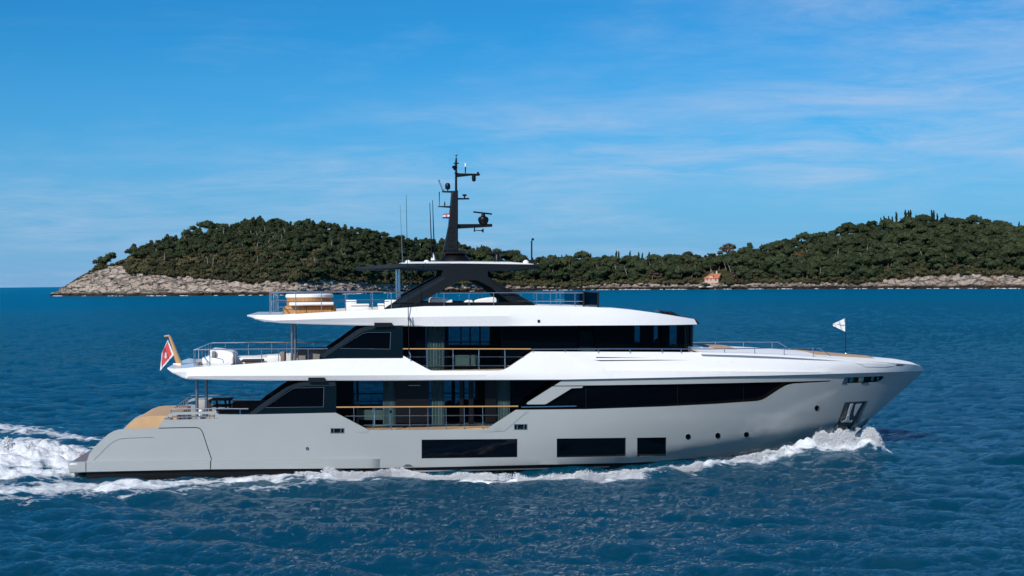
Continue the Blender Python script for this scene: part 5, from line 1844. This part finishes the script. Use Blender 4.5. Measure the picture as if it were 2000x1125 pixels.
def ground(px, u):
    """a point of the wooded slope: column px, u = 0 at the tree line, 1 on the ridge (beyond 1: over the back)"""
    D, zv, rock, zr, slope = coast(px)
    if u <= 1:
        d, z = D + rock + slope * u, zv + (zr - zv) * max(0, u) ** 0.85
    else:
        d, z = D + rock + slope + (u - 1) * 40, zr - (u - 1) * 10
    dr = ray(px, hor(px))
    return Vector((d * dr.x / dr.y, d, z - 0.4))


LATE = []
spots = []         # kind, variant, point, scale, rz, px, py, radius px
HOUSE = (1376, 1417)


def add_spot(kind, px, u, s, var=None):
    g_ = ground(px, u)
    sc_ = s * (1.02 if kind in ('dome', 'lean', 'tall') else 1.0) * shoreD(px) / 1250.0
    spots.append([kind, int(rgt.integers(NK[kind])) if var is None else var, g_, sc_, float(rgt.random() * 6.283), px, u])


px = 190.0
while px < 2330:
    D, zv, rock, zr, slope = coast(px)
    hgt = pl(VEG, px) - pl(SIL, px)
    layers = max(1, int(hgt / 8.6)) if px > 250 else 1
    for k in range(layers):
        u = (k + 0.15 + 0.75 * rgt.random()) / layers
        jx = px + rgt.normal() * 4
        if HOUSE[0] - 9 < jx < HOUSE[1] + 10 and u < 0.55: continue
        if jx < 258: continue
        left = jx < 900
        r_ = rgt.random()
        if left:
            low = sstep(0.75, 0.25, u) * sstep(760, 420, jx)
            if r_ < low * 0.85: kind, s = 'shrub', 1.6 + 1.6 * rgt.random() ** 1.5
            elif r_ < .42: kind, s = 'tall', .78 + .4 * rgt.random()
            elif r_ < .72: kind, s = 'lean', .8 + .4 * rgt.random()
            else: kind, s = 'dome', .75 + .4 * rgt.random()
        else:
            if u < 0.12 and r_ < .35: kind, s = 'shrub', 1.2 + .8 * rgt.random()
            elif r_ < .50: kind, s = 'dome', .70 + .95 * rgt.random() ** 1.6
            elif r_ < (.74 if 1250 < jx < 1480 else .88): kind, s = 'lean', .70 + .8 * rgt.random() ** 1.5
            elif r_ < .88 + .09 * (1250 < jx < 1480) and 1250 < jx < 1480: kind, s = 'airy', .8 + .3 * rgt.random()
            elif r_ < .95 and u > .7: kind, s = 'cypress', .8 + .4 * rgt.random()
            else: kind, s = 'tall', .7 + .35 * rgt.random()
        if k == layers - 1 and kind == 'tall': s *= .85
        add_spot(kind, jx, u, s)
    px += 6.3 + 2.0 * rgt.random()
# maquis fringe along the tree line
for px in np.arange(252, 2330, 5.0):
    if HOUSE[0] - 6 < px < HOUSE[1] + 4: continue
    add_spot('shrub', px + rgt.normal() * 2, -0.02 + 0.06 * rgt.random(), 1.1 + .8 * rgt.random())


def add_at(kind, px, top, s, var=0):
    """a tree whose tip shows at the pixel row top"""
    hgt = {'dome': 9.2, 'lean': 8.6, 'tall': 11.2, 'airy': 11.5, 'cypress': 11.0, 'shrub': 2.6}[kind]
    u = 0.97
    g_ = ground(px, u)
    need = H + (hor(px) - top) * g_.y / F - g_.z
    s = need / (hgt * (1.02 if kind in ('dome', 'lean', 'tall') else 1.0) * shoreD(px) / 1250.0)
    add_spot(kind, px, u, s, var)
    return len(spots) - 1


for x_, u_, s_ in ((178, .5, .8), (184, .4, 1.1), (190, .5, 1.3), (196, .4, 1.5), (200, .9, 1.9), (194, .9, 1.6), (206, .4, 1.3), (214, .4, 1.2), (222, .5, 1.2), (230, .55, 1.3), (238, .7, 1.3), (246, .8, 1.5), (252, .9, 1.7), (258, .8, 1.8), (282, -.06, 1.2)):
    add_spot('shrub', x_, u_, s_)
for kd, x_, y_, s_ in (('dome', 190, 507, .62), ('lean', 199, 500, .75), ('tall', 262, 474, .7), ('dome', 254, 486, .7)):
    LATE.append((kd, x_, y_, s_))
special = {}
for kd, x_, y_, s_ in LATE:
    add_at(kd, x_, y_, s_, 0)
special[add_at('lean', 209, 492, 1.45, 0)] = ('wind-bent umbrella pine standing alone at the left tip of the headland', 'pine_tree')
special[add_at('dome', 407, 431, 1.05, 1)] = ('round-headed pine sticking up alone above the left ridge, next to a gap of sky', 'pine_tree')
special[add_at('lean', 369, 440, 1.0, 2)] = ('slanting thin-crowned pine on the left ridge just left of the gap of sky', 'pine_tree')
special[add_at('airy', 1420, 470, 1.5, 0)] = ('tall airy brown-leaved tree behind and right of the pink house', 'broadleaf_tree')
special[add_at('tall', 1465, 472, .8, 1)] = ('dark pointed conifer right of the tall brown-leaved tree', 'conifer_tree')
g_s = len(spots); add_spot('lean', 1565, .52, 1.15, 1)
special[g_s] = ('rusty red-brown crown among the green pines on the right hillside', 'dead_tree')
rust = [k for k, v in special.items() if v[1] == 'dead_tree'][0]
for x_, y_, s_ in ((1098, 497, .45), (1106, 495, .62), (1112, 502, .4), (1122, 497, .5), (1154, 494, .5), (1204, 489, .72), (1209, 490, .68), (1231, 489, .55), (1248, 491, .5), (1255, 493, .5), (1268, 491, .7), (1273, 498, .5),
                   (1488, 476, .75), (1592, 456, .7), (1722, 424, .8), (1728, 421, .85), (1737, 421, .95), (1744, 422, .8), (1770, 409, 1.0), (1776, 410, .95), (1779, 409, .95), (1790, 418, .6), (1821, 409, .95), (1825, 410, .9), (1832, 416, .7), (1847, 416, .7), (1893, 423, .5), (1991, 432, .55), (1752, 413, .8)):
    add_at('cypress', x_, y_, s_, int(rgt.integers(3)))

# which trees show largest: paint them far to near into a small raster
ras = np.full((220, 2000), -1, int)
order = sorted(range(len(spots)), key=lambda k: -spots[k][2].y)
for k in order:
    kind, var, g_, sc_, rz, px, u = spots[k]
    hgt = {'dome': 9.2, 'lean': 8.6, 'tall': 11.2, 'airy': 11.5, 'cypress': 11.0, 'shrub': 2.6}[kind]
    rad = {'dome': 4.6, 'lean': 3.6, 'tall': 3.0, 'airy': 4.8, 'cypress': 1.0, 'shrub': 2.4}[kind] * sc_ * F / g_.y
    yt = hor(px) - (g_.z + hgt * sc_ - H) * F / g_.y
    yb = hor(px) - (g_.z + hgt * sc_ * (.4 if kind not in ('cypress', 'shrub') else .1) - H) * F / g_.y
    y0, y1, x0, x1 = int(yt) - 390, int(yb) - 390, int(px - rad), int(px + rad) + 1
    if x1 > 0 and x0 < 2000:
        ras[max(0, y0):max(0, y1), max(0, x0):max(0, x1)] = k
for x0, x1, y0 in ((690, 1060, 505), (480, 1180, 570)):          # behind the yacht
    ras[y0 - 390:, x0:x1] = -1
area = np.bincount(ras[ras >= 0].ravel(), minlength=len(spots))
pines = [k for k in range(len(spots)) if spots[k][0] in ('dome', 'lean', 'tall', 'airy') and k not in special]
pick = set(sorted(pines, key=lambda k: -area[k])[:294]) & {k for k in pines if area[k] > 0}
cyp = [k for k in range(len(spots)) if spots[k][0] == 'cypress']
single = pick | set(special) | set(cyp)
LAB = {'tall': ('pointed dark green pine in the dense wood of the left headland', 'pointed dark green pine in the wooded right-hand hillside'),
       'dome': ('round-crowned dark green pine in the dense wood of the left headland', 'round-crowned dark green pine in the wooded right-hand hillside'),
       'lean': ('flat, uneven-crowned green pine in the dense wood of the left headland', 'flat, uneven-crowned green pine in the wooded right-hand hillside'),
       'airy': ('thin brownish tree among the pines of the left headland', 'thin brownish tree among the pines near the pink house'),
       'cypress': ('dark narrow cypress on the left headland', 'dark narrow cypress spire on the skyline of the right-hand woods')}
NAMES = {'tall': 'pine_tree', 'dome': 'pine_tree', 'lean': 'pine_tree', 'airy': 'broadleaf_tree', 'cypress': 'cypress_tree'}
sv, sf_, stn, tv, tf = [], [], [], [], []
bushv, bushf, busht = [], [], []
nsv = ntv = nbv = 0
for k, (kind, var, g_, sc_, rz, px, u) in enumerate(spots):
    v, f, tn, cme, tme = PROTO[(kind, var)]
    if k in special and kind == 'lean': rz = 0.3
    if k in single:
        nm = special[k][1] if k in special else NAMES[kind]
        lb = special[k][0] if k in special else LAB[kind][0 if px < 1000 else 1]
        e_ = empty(nm, g_, rz)
        e_.scale = (sc_ * .62, sc_ * .62, sc_) if kind == 'cypress' else (sc_, sc_, sc_)
        tag(e_, lb, 'tree', None if k in special else {'tall': 'pointed pines', 'dome': 'round pines', 'lean': 'flat-topped pines', 'airy': 'brown trees', 'cypress': 'cypresses'}[kind] + (' of the left headland' if px < 1000 else ' of the right-hand woods'))
        for n_, md in (('crown', cme), ('trunk', tme)):
            if k == rust and n_ == 'crown':
                md = md.copy(); md.materials.clear(); md.materials.append(RUST)
            c_ = bpy.data.objects.new(n_, md)
            COL.objects.link(c_)
            c_.parent = e_
        continue
    ca, sa = math.cos(rz), math.sin(rz)
    R = np.array([[ca, -sa, 0], [sa, ca, 0], [0, 0, 1]])
    w = (v @ R.T) * sc_ + np.array(g_[:])
    patch = float(fbm(np.array([g_.x / 45.0]), np.array([g_.y / 45.0 + g_.z / 12.0]), 3, 61)[0]) - .5
    tj = np.clip(tn + 0.06 + rgt.normal() * .28 + patch * 1.1, 0, 1)
    if kind == 'shrub':
        bushv.append(w); bushf.append(f + nbv); busht.append(tj); nbv += len(w)
    else:
        sv.append(w); sf_.append(f + nsv); stn.append(tj); nsv += len(w)
        mv = np.array([q_.co[:] for q_ in tme.vertices]); mf = np.array([p_.vertices[:] for p_ in tme.polygons])
        tv.append((mv @ R.T) * sc_ + np.array(g_[:])); tf.append(mf + ntv); ntv += len(mv)
# bare pale stems leaning out of the canopy
sn = MB()
for _ in range(150):
    px_ = 300 + 1700 * rgt.random()
    if 700 < px_ < 1050: continue
    g_ = ground(px_, .1 + .75 * rgt.random())
    k_ = shoreD(px_) / 1250.0
    lx, hh_ = rgt.normal() * 2.6, 6.5 + 4.5 * rgt.random()
    a_ = g_ + Vector((0, -2.5 * k_, 2 * k_))
    t_ = a_ + Vector((lx, -1.5, hh_)) * k_
    sn.tube([a_, a_.lerp(t_, .5) + Vector((.4, 0, 0)), t_], [.30 * k_, .24 * k_, .09 * k_], 5)
    sn.tube([a_.lerp(t_, .55), a_.lerp(t_, .8) + Vector((-lx * .5 + 1.0, 0, 0)) * k_], [.2 * k_, .07 * k_], 5)
tag(sn.build('bare_stems', PALEB), 'bare pale stems and branches scattered through the pine woods', kind='stuff')
for nm, lb, vv, ff, tt, m_ in (('wood', 'dense dark pine wood filling the slopes between the nearer trees', sv, sf_, stn, PINE),
                               ('undergrowth', 'low olive-green maquis scrub above the rocks', bushv, bushf, busht, BUSH)):
    me = np_mesh(nm, np.concatenate(vv), np.concatenate(ff), False)
    at = me.attributes.new('tint', 'FLOAT', 'POINT')
    at.data.foreach_set('value', np.concatenate(tt).astype(np.float32))
    tag(obj(nm, me, m_), lb, kind='stuff')
tag(obj('tree_trunks', np_mesh('tree_trunks', np.concatenate(tv), np.concatenate(tf), False), BARK), 'pale trunks showing between the pine crowns', kind='stuff')
print('spots', len(spots), 'single', len(single), 'pines', len(pick))

# ---------------------------------------------------------------- the pink house on the shore
PINK = mat('pink_render', (0.58, 0.36, 0.30), 0.9, noise=(0.4, 0.06))
TILE = mat('orange_roof_tiles', (0.46, 0.16, 0.07), 0.9, noise=(0.6, 0.2))
PANE = mat('window_dark', (0.02, 0.02, 0.025), 0.2)
TRIM = mat('pale_stone_trim', (0.62, 0.50, 0.44), 0.9)
Dh = shoreD(1396) + 3
sc_ = Dh / F
base = WD(1403, 559.5, Dh)
house = empty('shore_house', base, math.radians(-25))
tag(house, 'pink shore house with orange tiled roofs at the foot of the wooded hill', 'house')
Wf, Dp = 25 * sc_ / math.cos(math.radians(25)), 11.4 * sc_ / math.sin(math.radians(25))
hz = lambda py: (559.5 - py) * sc_
# local frame: the near right corner of the front is the origin, x runs left along the front (negative), y into the house
wl = MB()
wl.box((-Wf / 2, Dp / 2, hz(543.5) / 2 - .2), (Wf, Dp, hz(543.5) + .4))
gx0, gx1 = -17.5 * sc_ / math.cos(math.radians(25)), -9.3 * sc_ / math.cos(math.radians(25))
wl.box(((gx0 + gx1) / 2, 2.6, hz(538.4) / 2 - .2), (gx1 - gx0, 5.8, hz(538.4) + .4))
wl.add([(0, .1, hz(543.5)), (0, Dp - .1, hz(543.5)), (0, Dp / 2, hz(534.9)), (-.4, .1, hz(543.5)), (-.4, Dp - .1, hz(543.5)), (-.4, Dp / 2, hz(534.9))], [(0, 1, 2), (3, 5, 4), (0, 3, 4, 1), (1, 4, 5, 2), (2, 5, 3, 0)])
wl.build('wall', PINK, house, 0)
rf = MB()
ez, rz_ = hz(543.2), hz(534.2)


def slab(p, th=.35):
    n = len(p)
    rf.add(p + [(x, y, z - th) for x, y, z in p], [tuple(range(n)), tuple(range(2 * n - 1, n - 1, -1))] + [(i, (i + 1) % n, n + (i + 1) % n, n + i) for i in range(n)])


slab([(.7, -.8, ez), (.7, Dp / 2, rz_), (-Wf + 3.5, Dp / 2, rz_), (-Wf - .7, -.8, ez)])
slab([(.7, Dp + .8, ez), (-Wf - .7, Dp + .8, ez), (-Wf + 3.5, Dp / 2, rz_), (.7, Dp / 2, rz_)])
slab([(-Wf - .7, -.8, ez), (-Wf + 3.5, Dp / 2, rz_), (-Wf - .7, Dp + .8, ez)])
mx = (gx0 + gx1) / 2
slab([(gx0 - .3, -.7, hz(538.4)), (mx, -.7, hz(536.6)), (mx, 5.8, hz(536.6)), (gx0 - .3, 5.8, hz(538.4))])
slab([(mx, -.7, hz(536.6)), (gx1 + .3, -.7, hz(538.4)), (gx1 + .3, 5.8, hz(538.4)), (mx, 5.8, hz(536.6))])
ro = rf.build('roof', TILE, house, 0)
MB().box((-3.0, Dp / 2, rz_ + .9), (1.0, .9, 2.6)).build('chimney', TRIM, ro)


def win(cx, cz, w, h_, face='front', y=-.02, name='window'):
    a_ = (w, .24, h_) if face == 'front' else (.24, w, h_)
    fr = MB().box((cx, y, cz) if face == 'front' else (y, cx, cz), tuple(x + (.5 if i != (1 if face == 'front' else 0) else 0) for i, x in enumerate(a_))).build(name, TRIM, house, 0)
    d_ = .06
    MB().box((cx, y - d_, cz) if face == 'front' else (y + d_, cx, cz), a_).build('pane', PANE, fr, 0)


k_ = sc_ / math.cos(math.radians(25))
win(-20.2 * k_, hz(546), 2.2 * k_, 2.6 * k_)
win(-13.0 * k_, hz(546), 1.7 * k_, 3.6 * k_, y=-.32)
win(-4.4 * k_, hz(546.3), 2.1 * k_, 4.2 * k_)
win(-3.6 * k_, hz(556.6), 2.4 * k_, 4.2 * k_, name='arched_door')
win(Dp * .36, hz(546.5), 1.1, 1.9, 'side', .02)
win(Dp * .5, hz(557.0), 2.0, 2.2, 'side', .02, 'arched_door')
# terrace wall and the rounded bush in front of it
tw = MB().box((-8.0, -1.6, -.1), (17, 2.4, .9)).build('terrace_wall', TRIM, house, 0)
g_ = house.matrix_basis @ Vector((-9.5, -3.0, 0.6))
v, f, tn, cme, tme = PROTO[('shrub', 1)]
e_ = empty('shrub', g_)
e_.scale = (1.5, 0.9, 1.0)
tag(e_, 'rounded green bush growing against the front of the pink house', 'shrub')
for n_, md in (('foliage', cme), ('stem', tme)):
    c_ = bpy.data.objects.new(n_, md)
    COL.objects.link(c_)
    c_.parent = e_
